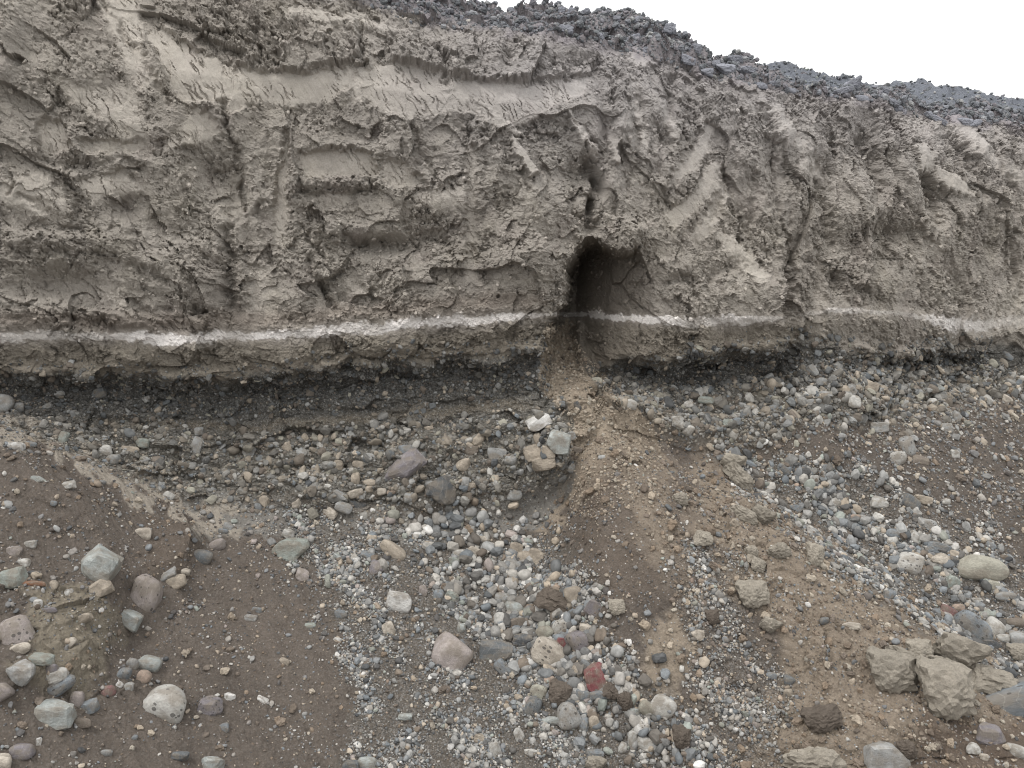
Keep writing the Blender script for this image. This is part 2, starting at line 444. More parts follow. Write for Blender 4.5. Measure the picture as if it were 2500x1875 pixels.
BUMP = [  # px, py, rx, ry, angle, metres
 (530,430,48,60,-20,-0.26),(575,470,22,60,0,-0.20),(300,500,34,26,0,-0.15),(150,690,110,34,-8,-0.20),(300,720,150,26,6,-0.12),
 (240,590,120,34,-15,0.06),(120,600,80,40,0,0.10),(430,640,80,60,0,0.10),(560,700,24,100,0,-0.20),(470,720,60,50,0,0.05),
 (930,598,120,22,-6,-0.22),(860,560,100,24,0,0.10),(1050,560,90,30,-10,-0.10),(1090,480,60,30,0,0.07),
 (790,450,90,16,0,0.05),(620,330,40,60,0,-0.10),(660,420,16,120,0,-0.10),(600,600,24,80,0,-0.16),
 (1420,420,42,44,0,-0.20),(1438,402,15,26,0,-0.26),(1462,440,11,30,-14,-0.44),(1447,500,10,38,8,-0.44),(1405,425,30,30,0,-0.10),(1438,556,20,24,0,-0.34),(1462,540,8,20,20,-0.16),(1340,500,60,60,0,0.12),(1290,620,60,90,0,0.16),
 (1545,570,40,30,0,0.14),(1490,440,24,60,0,0.08),(1520,330,24,60,0,0.10),(1560,300,14,70,-12,-0.18),(1480,300,12,70,-10,-0.15),
 (1430,155,34,20,0,-0.14),(1240,150,14,40,8,-0.12),(1640,220,10,50,0,-0.14),(1610,330,18,40,-20,-0.14),
 (1800,330,60,40,30,-0.12),(1880,420,50,60,0,-0.16),(1830,390,24,60,-30,0.08),(2010,480,20,110,0,-0.22),(2050,350,26,60,0,-0.16),
 (2130,380,30,80,-14,-0.28),(2110,500,40,90,0,0.14),(2180,565,44,26,0,-0.24),(2150,600,20,60,0,-0.16),(2275,460,12,56,-8,-0.32),
 (2230,470,26,90,-10,0.12),(2360,380,16,50,-20,-0.24),(2400,500,40,80,-30,0.12),(2330,600,30,60,-20,0.10),(2180,680,60,50,0,0.08),
 (2460,420,20,90,-30,-0.15),(2480,610,20,70,0,-0.16),(1960,640,22,120,0,-0.18),(2060,600,30,40,0,-0.16),(2100,780,90,30,0,0.08),
 (1680,700,70,60,0,-0.08),(1800,720,80,50,0,0.12),(1660,640,50,30,0,0.06),(1730,820,20,40,0,0.08),(1880,830,40,30,0,0.07),
 (800,730,50,40,35,-0.12),(740,700,60,60,40,0.08),(830,640,60,60,0,0.06),(1180,600,30,100,0,-0.06),(1250,740,80,20,0,-0.06),
 (20,60,40,60,0,0.22),(10,180,26,40,0,0.16),(60,140,40,50,0,-0.14),(190,80,60,60,30,-0.08),(110,250,120,40,20,-0.08),
 (440,140,14,80,-35,0.03),(300,300,120,30,20,0.05),(150,400,140,16,10,-0.12),(420,560,60,30,0,-0.06),
 (1000,350,100,40,10,0.08),(880,330,90,26,10,-0.10),(1060,390,60,30,20,-0.08),(1200,430,60,60,0,0.06),
 # talus and banks
 (440,1345,50,60,0,0.20),(420,1440,80,40,-30,0.02),(240,1430,60,60,0,0.14),(150,1530,130,110,-20,0.16),(60,1650,110,60,0,0.12),
 (500,1460,50,20,20,-0.05),(330,1560,60,40,-30,-0.10),(120,1220,170,60,30,0.18),
 (420,1090,50,40,20,0.14),(1330,1030,70,60,0,0.12),(1350,1110,70,60,0,0.14),(1230,1110,100,50,0,0.08),(1000,1130,90,50,-30,0.10),
 (780,1215,90,30,0,0.05),(1080,1200,60,50,0,0.08),(2080,970,90,60,30,0.14),(2000,960,60,40,0,0.08),(1790,1000,120,26,0,-0.10),
 (2050,1090,160,70,40,0.10),(1385,1690,90,50,30,0.05),(1350,1560,100,60,40,0.06),(2250,1660,160,70,15,0.10),(2100,1820,200,60,0,0.10),
 (1330,1450,60,26,0,0.05),(1830,1230,60,50,40,0.10),(1780,1140,50,50,45,0.08),(1880,1350,90,60,40,0.08),
]
for cx, cy, rx, ry, a, h in BUMP:
    if cx > 1480 and cy < 800: h *= 0.52 if rx < 21 else 0.85; rx *= 1.35
    elif cy < 800 and rx < 26 and cx < 1380: h *= 0.75; rx *= 1.15
    push += (gauss(PX, PY, cx, cy, rx, ry, a) * h).astype(np.float32)
GROOVES = [
 ([(1560,240),(1545,420)],9,0.10),([(1640,200),(1625,330),(1600,420)],9,0.13),([(1790,380),(1750,520)],10,0.10),([(1870,290),(1900,420),(1905,560)],13,0.17),
 ([(2005,400),(2020,560),(2040,700)],14,0.20),([(2125,300),(2150,420),(2160,560)],17,0.24),([(2250,430),(2290,525)],11,0.26),([(2330,340),(2400,460),(2420,600)],13,0.17),
 ([(2430,380),(2500,540)],12,0.15),([(1990,640),(1975,820)],10,0.15),([(1930,590),(1926,780)],9,0.20),([(2470,560),(2485,720)],10,0.15),([(2230,560),(2240,700)],9,0.12),
 ([(2320,600),(2340,740)],9,0.12),([(2080,600),(2090,740)],9,0.12),([(1840,430),(1830,600)],9,0.10),([(1700,600),(1760,700)],9,0.07),([(1680,230),(1700,300)],8,0.10),
 ([(1500,180),(1490,300)],8,0.12),([(1530,330),(1520,470)],8,0.12),([(1400,470),(1410,560)],9,0.08),
 ([(540,260),(590,420),(600,500)],8,0.14),([(560,560),(562,680),(575,770)],12,0.17),([(250,0),(330,130),(420,262)],7,0.08),([(20,380),(28,470)],5,0.08),
 ([(1380,250),(1460,380)],6,0.08),([(1180,320),(1300,460)],7,0.07),([(640,500),(660,640)],9,0.10),([(1000,320),(1060,440)],8,0.09),([(740,560),(800,650)],8,0.08),
 ([(0,600),(200,618),(420,690)],11,0.12),([(730,470),(930,466)],7,0.08),([(200,742),(500,764)],9,0.12),([(0,772),(280,786)],10,0.12),([(860,585),(1010,600)],12,0.14),
 ([(180,395),(330,400),(450,450)],8,0.09),([(60,480),(180,560),(330,570)],8,0.09),([(1000,560),(1100,600)],9,0.10),([(740,640),(820,760)],9,0.11),([(860,680),(960,770)],8,0.08),
 ([(1120,540),(1200,700)],8,0.07),([(1640,690),(1800,655)],8,0.08),([(1560,700),(1640,650)],7,0.06),([(1080,130),(1090,190)],6,0.12),([(1330,110),(1345,180)],6,0.10),([(620,60),(640,160)],6,0.10),([(880,60),(880,150)],7,0.12),
]
gx = PX + wob * 0.9 + fw_; gy = PY + wob2 * 0.9 + fw2_
gmod = 0.35 + 0.75 * sstep(-0.35, 0.3, fbm(U * 4, V * 3, 95, 3))
for pl_, w_, d_ in GROOVES:
    w_ = w_ * (1.5 if pl_[0][0] > 1500 else 1.15); d_ = d_ * (0.68 if pl_[0][0] > 1500 else 0.75)
    q_ = np.array(pl_, float); mg = 70
    sel = (PX > q_[:, 0].min() - mg) & (PX < q_[:, 0].max() + mg) & (PY > q_[:, 1].min() - mg) & (PY < q_[:, 1].max() + mg)
    dd_ = line_dist(pl_, gx[sel], gy[sel]); push[sel] -= gmod[sel] * (np.exp(-(dd_ / w_) ** 2) * d_ - np.exp(-((dd_ - 2.2 * w_) / (1.3 * w_)) ** 2) * d_ * 0.3).astype(np.float32)
# fan ridge and the gullies either side of it
d = line_dist([(1385, 900), (1450, 1080), (1560, 1220), (1800, 1420), (2050, 1620), (2250, 1850), (2400, 2050)], PX, PY)
wd = np.interp(PY, [900, 1100, 1500, 1900], [40, 110, 220, 330])
push += (np.exp(-(d / wd) ** 2) * np.interp(PY, [900, 1100, 1400, 1900], [0.0, 0.14, 0.38, 0.38])).astype(np.float32)
d = line_dist([(1560, 1040), (1850, 1150), (2100, 1290), (2350, 1480), (2600, 1700)], PX, PY)
push -= (np.exp(-(d / 90) ** 2) * 0.26 * talus).astype(np.float32)
d = line_dist([(1330, 1240), (1280, 1420), (1400, 1650), (1560, 1900)], PX, PY)
push -= (np.exp(-(d / 120) ** 2) * 0.18 * talus).astype(np.float32)
# step of the brown mound at the left
m = 0.45 * poly_mask([(-760, 900), (0, 1058), (150, 1108), (300, 1178), (430, 1238), (482, 1300), (478, 1370), (440, 1405), (380, 1420), (300, 1455), (280, 1520), (235, 1600), (150, 1690), (0, 1720), (-760, 1800)], PX + wob, PY + wob2, 22)
push += m * 0.16

# anisotropic broken clay
th = np.interp(PX, [-700, 300, 700, 1300, 1600, 2600], [0.65, 0.60, 0.25, 0.35, 1.25, 1.15])
# stretch direction: down-right on the left, near vertical on the right
st = np.interp(PX, [-700, 400, 800, 1300, 1650, 3300], [2.0, 1.8, 1.1, 1.3, 2.3, 2.4])
top_st = sstep(330, 120, PY) * sstep(300, 500, PX) * 0.9
th = th + top_st * 0.8; st = st + top_st
@chunked
def clay_relief(u, v, theta, stretch, seed, k1=1.0):
    ct, st = math.cos(theta), math.sin(theta)
    def an(scale, k, wamp, wf):
        wu = fbm(u / scale * wf + 11, v / scale * wf, seed + 5, 2) * wamp; wv = fbm(u / scale * wf, v / scale * wf + 31, seed + 6, 2) * wamp
        return (u * ct + v * st) / (scale * (1 + (stretch - 1) * k)) + wu, (-u * st + v * ct) / scale + wv
    x, y = an(0.80, 1.0, 0.55, 0.8); c1, e1, _ = cells(x, y, seed + 1, 1.1)
    x, y = an(0.30, 1.0, 0.45, 1.3); c2, e2, _ = cells(x, y, seed + 2, 1.3)
    x, y = an(0.13, 1.0, 0.40, 1.5); c3, e3, _ = cells(x, y, seed + 3, 1.5)
    x, y = an(0.058, 0.8, 0.35, 1.6); c4, e4, _ = cells(x, y, seed + 4, 1.5)
    n = fbm(u * 14, v * 14, seed + 8, 4, 0.7)
    x, y = an(0.16, 1.0, 0.5, 1.0); rd = 1 - np.abs(perlin(x, y, seed + 12)) * 2.2
    x, y = an(0.07, 1.0, 0.4, 1.3); rd2 = 1 - np.abs(perlin(x, y, seed + 13)) * 2.2
    patch = sstep(-0.18, 0.22, fbm(u * 1.5 + 7, v * 1.5, seed + 9, 5, 0.6))
    h = (c1 * 0.15 + c2 * 0.075) * k1 + (c3 * 0.036 + c4 * 0.026) * (0.38 + 0.62 * patch) + n * 0.034 * (0.5 + 0.6 * patch)
    h = h - 0.034 * np.clip(rd, 0, 1) ** 4 * patch - 0.018 * np.clip(rd2, 0, 1) ** 3 * (0.5 + 0.5 * patch)
    return h.astype(np.float32)
wl = 1 - sstep(520, 760, PX + wob * 3); wr = sstep(1380, 1560, PX + wob * 2)
wt = sstep(330, 200, PY) * sstep(380, 520, PX) * (1 - wr)
wm = np.clip(1 - wl - wr - wt, 0, 1)
relief = np.zeros((NR, NC), np.float32)
r0, r1 = int(np.argmax(rowline > 4.7)), int(np.argmax(rowline > 9.3))
for wgt, th_, st_, sd_ in ((wl, 0.62, 1.9, 100), (wm, 0.25, 1.2, 200), (wr, 1.15, 2.1, 300), (wt, 1.1, 1.8, 400)):
    cs = np.nonzero((wgt[r0:r1] > 0.001).any(0))[0]; a_, b_ = cs[0], cs[-1] + 1
    relief[r0:r1, a_:b_] += clay_relief(U[r0:r1, a_:b_], V[r0:r1, a_:b_], th_, st_, sd_, 0.72 if sd_ == 300 else 0.9) * wgt[r0:r1, a_:b_]
# thin cracks running down the scraped faces
ct, st_ = math.cos(1.08), math.sin(1.08)
a = U * ct + V * st_; b = -U * st_ + V * ct
cr = np.maximum(perlin(a * 2.0, b * 34 + fbm(U * 4, V * 4, 55, 3) * 3.0, 60), perlin(a * 4.5 + 9, b * 40 + fbm(U * 5, V * 5, 56, 3) * 3.0, 62) * 0.9)
crk = sstep(0.30, 0.6, cr) * sstep(-0.25, 0.2, fbm(U * 2.2, V * 2.2, 61, 2))
sm_rel = fbm(U * 1.5, V * 1.5, 33, 3) * 0.03 + fbm(a * 3, b * 22, 34, 3) * 0.009 + fbm(U * 14, V * 14, 35, 3) * 0.005 - crk * 0.03 * (1 - sstep(1480, 1600, PX))
bandk = 1 - 0.55 * np.exp(-((PY - np.interp(PX, px_cols, band)) / 24.0) ** 2)
clay_h = relief * bandk * (1 - smooth) + sm_rel * smooth

# gravel bed relief
c1, e1, _ = cells(U * 2.6, V * 4.2, 501, 0.9); c2, e2, r2 = cells(U * 11, V * 17, 502, 0.8)
bed_h = c1 * 0.08 + c2 * 0.028 + fbm(U * 2, V * 5, 503, 4) * 0.10 + fbm(U * 18, V * 22, 504, 3) * 0.012
# talus relief (in plan coordinates)
tx, ty = X, Yw
dg = tx * 0.75 + ty * 0.66; dh = -tx * 0.66 + ty * 0.75
tal_h = fbm(tx * 1.1, ty * 1.3, 601, 5, 0.5) * 0.07 + fbm(tx * 9, ty * 9, 602, 5, 0.62) * 0.020
c1, e1, _ = cells(tx * 7 + fbm(tx * 5, ty * 5, 7, 2), ty * 7, 603, 1.2)
lump = sstep(0.05, 0.4, fbm(tx * 1.6 + 5, ty * 1.6, 604, 3))
tal_h += c1 * 0.022 * lump
lobe = poly_mask([(1430,1050),(1650,1060),(1800,1150),(1950,1300),(2250,1520),(2500,1720),(2500,1900),(1650,1900),(1750,1600),(1650,1350),(1500,1300)], QX, QY, 40)
c3, e3, _ = cells(tx * 3.2 + fbm(tx * 4, ty * 4, 8, 3) * 0.6, ty * 3.2 + fbm(tx * 4 + 9, ty * 4, 9, 3) * 0.6, 605, 1.2)
c4, e4, _ = cells(tx * 14 + fbm(tx * 9, ty * 9, 8, 2) * 0.6, ty * 14, 606, 1.2)
tal_h += lobe * (c3 * 0.05 + c4 * 0.014) * sstep(-0.1, 0.3, fbm(tx * 1.3, ty * 1.3, 607, 3))
al_ = tx * 0.77 - ty * 0.64; ac_ = tx * 0.64 + ty * 0.77
streak = fbm(al_ * 0.55, ac_ * 4.2 + fbm(tx * 1.2, ty * 1.2, 640, 2) * 0.6, 641, 4, 0.6)
bank = poly_mask([(-60,1440),(60,1430),(230,1430),(300,1465),(270,1590),(250,1700),(120,1720),(-60,1700)], QX, QY, 20)
tal_h += streak * 0.07 + bank * (cells(tx * 5, Z * 9, 650, 1.3)[0] * 0.07 + cells(tx * 13, Z * 20, 651, 1.3)[0] * 0.03)
tal_h = tal_h * (0.55 + 0.45 * lobe) + fbm(tx * 30, ty * 30, 608, 2) * 0.008 + cells(tx * 24, ty * 24, 609, 1.3)[0] * 0.006 * sstep(-0.2, 0.3, fbm(tx * 2.4, ty * 2.4, 610, 3))
rub_h = fbm(X * 2.2, Yw * 2.2, 701, 4) * 0.10
c5, e5, _ = cells(X * 5, Yw * 5, 702, 1.3); rub_h = rub_h + c5 * 0.09 + np.maximum(0, fbm(X * 1.3 + 3, Yw * 1.3, 704, 3)) * 0.25
H = clay_h * clay + bed_h * bed + tal_h * talus + rub_h * rubz
far = sstep(-250, -60, PX) * 1.0
VD = np.array([0, 0, CAMZ]) - B; VD /= np.linalg.norm(VD, axis=-1, keepdims=True)
mixk = (0.45 * clay + 0.2 * bed)[..., None]
ND = N0 * (1 - mixk) + VD * mixk; ND /= np.linalg.norm(ND, axis=-1, keepdims=True)
P = B + ND * (H + push)[..., None]

# the gap: the left block ends in a sharp corner, the wall behind it is set back
xL = np.interp(PY, [570, 590, 620, 660, 700, 735, 755, 795, 845, 885, 930, 1000], [1425, 1412, 1395, 1374, 1380, 1373, 1352, 1334, 1322, 1320, 1326, 1372]) + fbm(V * 7, U * 0 + 1, 71, 3) * 14
ceil_ = np.interp(PX, [1380, 1412, 1428, 1448, 1475, 1515, 1550, 1580, 1640], [604, 594, 578, 580, 604, 624, 612, 650, 760]) + fbm(U * 7, V * 0, 72, 3) * 14
ins = sstep(-2.5, 3, PX - xL) * sstep(-4, 5, PY - ceil_)
depth = np.interp(PX, [1320, 1395, 1440, 1490, 1545, 1600], [2.1, 1.9, 1.3, 0.75, 0.3, 0.0]) * np.interp(PY, [600, 760, 850, 920, 970], [1.0, 0.88, 0.5, 0.12, 0.0])
P[..., 1] += ins * depth
P[..., 0] += ins * depth * 0.12
P[..., 2] += ins * depth * (-0.02)
# a mud rib standing in the gap
rb = line_dist([(1395, 765), (1408, 850), (1440, 930), (1500, 985)], PX, PY)
P[..., 1] -= np.exp(-(rb / 14) ** 2) * 0.22 * sstep(760, 800, PY)

N1 = normals(P)
if N1[NR // 2, NC // 2, 1] > 0: N1 = -N1
FX, FY, FD = project(P)

# ------------------------------------------------------------------ colours (albedo) of the wall
def C(r, g, b): return lin((r, g, b)).astype(np.float32)
col = np.zeros((NR, NC, 3), np.float32)
def lay(mask, c):
    global col
    m = np.clip(mask, 0, 1)[..., None].astype(np.float32); col = col * (1 - m) + c * m
nz = fbm(U * 0.9, V * 0.9, 801, 4); nz2 = fbm(U * 3.1, V * 3.1, 802, 4); nz3 = fbm(U * 2.2 + 20, V * 1.6, 803, 4)
CLAY_A, CLAY_B = C(165, 159, 151), C(148, 142, 135)
clayc = CLAY_B + (CLAY_A - CLAY_B) * (np.clip(nz + 0.5, 0, 1))[..., None]
clayc = clayc * (1 + 0.10 * nz2[..., None])
col[:] = clayc
lay(sstep(0.0, 0.5, nz3) * 0.5, C(157, 151, 141))            # faintly olive silt
lay(sstep(0.1, 0.5, -nz3) * 0.45, C(157, 149, 143))          # faintly pink silt
lay(smooth * 0.35, C(165, 160, 152))
# upper cliff towards the right: bluish haze put into the clay colour as mauve-grey
up = sstep(600, 120, FY) * sstep(600, 1500, FX)
lay(up * 0.6, C(160, 157, 160))
# rim soil
rimy = np.interp(FX, px_cols, rim)
lay(sstep(26, -14, FY - rimy + nz2 * 40) * sstep(700, 1000, FX) , C(142, 137, 140))
# darker lower clay, between white band and gravel
by = np.interp(FX, px_cols, band); uy = np.interp(FX, px_cols, under)
low = sstep(4, 34, FY - by + nz2 * 20)
lay(sstep(20, 70, FY - by + nz2 * 30) * sstep(1360, 1300, FX) * clay * 0.55, C(106, 101, 93))
lay(low * 0.8 * sstep(2060, 1900, FX), C(128, 121, 110))
lay(low * 0.45 * sstep(1900, 2060, FX), C(146, 139, 130))
lay(sstep(40, 0, np.abs(FY - by + 40 + nz2 * 14)) * sstep(1360, 1300, FX) * 0.6, C(142, 132, 123))  # brownish seam above
# shade inside the gap, put into the colour of its back face
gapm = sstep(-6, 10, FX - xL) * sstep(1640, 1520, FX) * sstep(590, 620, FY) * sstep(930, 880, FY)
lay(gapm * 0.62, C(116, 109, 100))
# white mineral band
bw = np.interp(FX, [-700, 0, 300, 340, 560, 640, 900, 1250, 1330, 1370, 1450, 1700, 1880, 1920, 2060, 2200, 2270, 2330, 2400, 2520], [14, 15, 12, 20, 18, 13, 20, 14, 5, 6, 9, 17, 11, 3, 10, 6, 12, 26, 16, 20])
bs = np.interp(FX, [-700, 0, 200, 300, 340, 460, 520, 640, 1250, 1330, 1380, 1430, 1850, 1890, 1930, 2050, 2180, 2260, 2330, 2420, 2500], [0.4, 0.45, 0.35, 0.5, 1.0, 0.95, 0.6, 0.9, 1.0, 0.35, 0.45, 0.9, 0.7, 0.35, 0.0, 0.4, 0.15, 0.5, 0.8, 0.2, 0.12])
bd = np.abs(FY - by + fbm(U * 1.6, V * 0.3, 810, 4) * 9 + nz2 * 5) / (bw * 0.68)
bs = bs * (0.45 + 0.65 * sstep(-0.35, 0.15, fbm(U * 1.5, U * 0 + 4, 816, 3)))
wn = fbm(U * 7, V * 9, 811, 4)
white = sstep(1.2, 0.8, bd + wn * 1.15 + perlin(U * 22, V * 22, 815) * 0.5) * np.minimum(1, bs * 1.15) * (talus < 0.5)
lay(white * 0.95, C(238, 234, 231))
lay(sstep(2.6, 0.8, bd + wn) * bs * 0.15 * (talus < 0.5), C(182, 174, 169))
# gravel bed
bedm = sstep(-6, 20, FY - uy + nz2 * 16) * (1 - talus)
bedc = C(98, 95, 90)
lay(bedm, bedc * 1.0)
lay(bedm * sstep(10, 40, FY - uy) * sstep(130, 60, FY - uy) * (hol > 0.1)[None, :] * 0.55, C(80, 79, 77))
ly = np.interp(FX, px_cols, ledge)
lay(bedm * sstep(22, 0, np.abs(FY - ly + nz2 * 22)) * sstep(150, 400, FX) * sstep(1360, 1250, FX) * 0.8, C(124, 116, 104))
lay(bedm * sstep(0, 60, FY - ly + nz2 * 30) * 0.55, C(120, 115, 106))
# talus: brown damp soil, grey dust, tan fan
BROWN, TAN, GREY, DUST = C(103, 95, 88), C(152, 140, 125), C(122, 119, 114), C(160, 152, 141)
tc_ = BROWN * (1 + 0.22 * fbm(X * 1.2, Yw * 1.2, 820, 4) + 0.30 * streak)[..., None]
lay(talus, tc_)
ff = fbm(X * 4, Yw * 4, 821, 4)
ff2_ = fbm(X * 4 + 9, Yw * 4, 822, 3)
def zone(poly, w, c, s=1.0, nzk=0.0):
    m = poly_mask(poly, FX + ff * 60 + streak * 50, FY + ff2_ * 60 - streak * 50, w)
    lay(m * s * np.clip(1 + nzk * ff, 0, 1), c)
zone([(440,1170),(480,1210),(620,1225),(980,1265),(1150,1250),(1330,1180),(1400,1110),(1420,1200),(1330,1280),(1230,1310),(1000,1320),(760,1300),(620,1290),(520,1320),(440,1270)], 16, GREY * 1.15, 0.95)
zone([(-40,1010),(60,1040),(150,1085),(300,1140),(440,1225),(560,1240),(600,1290),(560,1330),(470,1285),(420,1262),(300,1195),(150,1122),(-40,1075)], 10, DUST, 0.95)
zone([(1335,830),(1360,808),(1398,822),(1425,870),(1490,960),(1600,1040),(1600,1080),(1660,1150),(1600,1230),(1500,1170),(1440,1200),(1390,1230),(1370,1300),(1290,1300),(1330,1260),(1380,1190),(1410,1130),(1390,1040),(1340,960)], 9, TAN, 0.97)
zone([(1410,880),(1490,930),(1640,1040),(1790,1140),(1780,1100),(1720,1050),(1560,960)], 12, DUST, 0.6)
zone([(1420,1180),(1500,1090),(1600,1100),(1690,1200),(1700,1300),(1760,1400),(1720,1480),(1600,1460),(1480,1500),(1400,1430),(1380,1320)], 50, C(110, 100, 91), 0.7)
zone([(1560,1180),(1620,1180),(1700,1320),(1660,1420),(1590,1360)], 40, TAN, 0.6)
zone([(1590,1520),(1660,1500),(1675,1600),(1660,1720),(1600,1730),(1570,1640)], 22, TAN, 0.9)
zone([(1700,1100),(1840,1090),(1960,1260),(2080,1380),(2200,1480),(2330,1560),(2500,1640),(2500,1780),(2300,1780),(2180,1900),(1800,1900),(1900,1700),(1880,1560),(1780,1420),(1700,1260)], 34, C(143, 131, 117), 0.95, 0.3)
zone([(2250,1740),(2560,1740),(2560,1910),(2200,1910)], 40, C(104, 92, 82), 0.9)
# left eroded bank
zone([(60,1440),(230,1430),(300,1470),(260,1600),(240,1700),(120,1700),(60,1640)], 24, C(136, 128, 114), 0.9)
zone([(380,1250),(470,1290),(480,1360),(440,1400),(340,1380)], 20, C(102, 92, 83), 0.7)
# gravel streams are greyer
STREAM_L = [(700,1240),(900,1290),(1150,1320),(1340,1310),(1430,1420),(1480,1540),(1560,1640),(1680,1730),(1760,1900),(830,1900),(860,1720),(830,1560),(770,1440),(720,1330)]
STREAM_R = [(1560,1000),(1700,1050),(1880,1140),(2120,1130),(2220,1200),(2500,1380),(2560,1660),(2420,1620),(2240,1530),(2120,1440),(1980,1320),(1850,1200),(1740,1120)]
STREAM_M = [(1660,1330),(1790,1360),(1830,1460),(1830,1560),(1900,1640),(1900,1900),(1660,1900),(1690,1750),(1700,1620),(1660,1500)]
for s, k_ in ((STREAM_L, 0.85), (STREAM_R, 0.85), (STREAM_M, 0.4)): zone(s, 40, C(104, 98, 91), k_, 0.4)
zone([(2000,1000),(2120,1060),(2560,1000),(2560,1420),(2300,1260),(2100,1150)], 40, C(94, 87, 81), 0.8)
col = np.clip(col, 0.02, 0.85)

grit = np.clip(0.25 * talus + 0.9 * bedm + 0.0, 0, 1).astype(np.float32)
for s in (STREAM_L, STREAM_R, STREAM_M): grit = np.maximum(grit, poly_mask(s, FX + ff * 60, FY, 40) * 0.9 * talus)
grit *= 1 - 0.8 * poly_mask([(1335,850),(1425,868),(1500,955),(1640,1050),(1580,1110),(1500,1220),(1390,1270),(1405,1140),(1385,1050),(1338,960)], FX, FY, 14)
grit = np.maximum(grit, 0.35 * low * clay); grit = np.maximum(grit, rubz * 0.6)
fine = (clay * (1 - 0.85 * smooth) * 0.8 + bed * 0.7 + talus * 0.8 + rubz * 0.9 + 0.08).astype(np.float32)

# ------------------------------------------------------------------ cut the sheet into its named pieces
VP = P.reshape(-1, 3).astype(np.float32); VN = N1.reshape(-1, 3).astype(np.float32)
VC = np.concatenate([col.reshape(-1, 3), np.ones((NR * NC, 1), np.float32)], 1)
VG = grit.reshape(-1); VF = fine.reshape(-1)
idx = np.arange(NR * NC).reshape(NR, NC)
Q = np.stack([idx[:-1, :-1], idx[1:, :-1], idx[1:, 1:], idx[:-1, 1:]], -1)   # NR-1, NC-1, 4
a0 = VP[Q[200, 500, 0]]; fn = np.cross(VP[Q[200, 500, 1]] - a0, VP[Q[200, 500, 3]] - a0)
if fn @ VN[Q[200, 500, 0]] < 0: Q = Q[..., ::-1]
cls = np.zeros((NR - 1, NC - 1), int)
rl = RL[:-1, :-1]
cls[rl < 5.0] = 1                                 # plateau and rubble slope
cls[(rl >= 5.0) & (rl < 9.0)] = 2                 # clay cliff
cls[(rl >= 9.0) & (rl < 12.0)] = 3                # gravel bed
cls[rl >= 12.0] = 4                               # talus
cls[(white[:-1, :-1] > 0.45) & (cls == 2)] = 5
fanm = poly_mask([(1335,860),(1420,870),(1490,940),(1640,1040),(1800,1120),(1960,1260),(2200,1480),(2400,1600),(2520,1700),(2520,1950),(1700,1950),(1690,1650),(1560,1560),(1420,1420),(1330,1290),(1400,1140),(1345,960)], FX, FY, 2)[:-1, :-1] > 0.5
cls[fanm & (cls >= 3)] = 6

def sheet(name, c, label=None, parent=None):
    q = Q[cls == c].reshape(-1, 4)
    used, inv = np.unique(q, return_inverse=True); inv = inv.reshape(-1)
    me = bpy.data.meshes.new(name)
    me.vertices.add(len(used)); me.vertices.foreach_set('co', VP[used].ravel())
    nf = len(q); me.loops.add(nf * 4); me.loops.foreach_set('vertex_index', inv.astype(np.int32))
    me.polygons.add(nf); me.polygons.foreach_set('loop_start', np.arange(0, nf * 4, 4, dtype=np.int32))
    me.update(calc_edges=True)
    me.polygons.foreach_set('use_smooth', np.full(nf, c in (4, 6)))
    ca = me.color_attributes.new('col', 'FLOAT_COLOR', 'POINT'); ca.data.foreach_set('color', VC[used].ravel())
    g = me.attributes.new('grit', 'FLOAT', 'POINT'); g.data.foreach_set('value', VG[used])
    g = me.attributes.new('fine', 'FLOAT', 'POINT'); g.data.foreach_set('value', VF[used])
    if c in (4, 6): me.normals_split_custom_set_from_vertices(VN[used])
    me.materials.append(M_EARTH)
    o = bpy.data.objects.new(name, me); COL.objects.link(o)
    if parent: o.parent = parent
    else: o['kind'] = 'structure'
    if label: o['label'] = label
    return o
o_rim = sheet('plateau', 1)
o_cliff = sheet('clay_cliff', 2, 'tall pale grey-beige clay cliff with scraped faces, cracks and a dark gap')
o_band = sheet('white_mineral_seam', 5, 'thin white seam running along the foot of the clay', o_cliff)
o_bed = sheet('gravel_bed', 3, 'dark hollowed bed of gravel and cobbles under the clay')
o_talus = sheet('scree_slope', 4, 'brown and grey scree slope below the cliff')
o_fan = sheet('debris_fan', 6, 'tan fan of fine soil spilling out of the gap in the cliff')

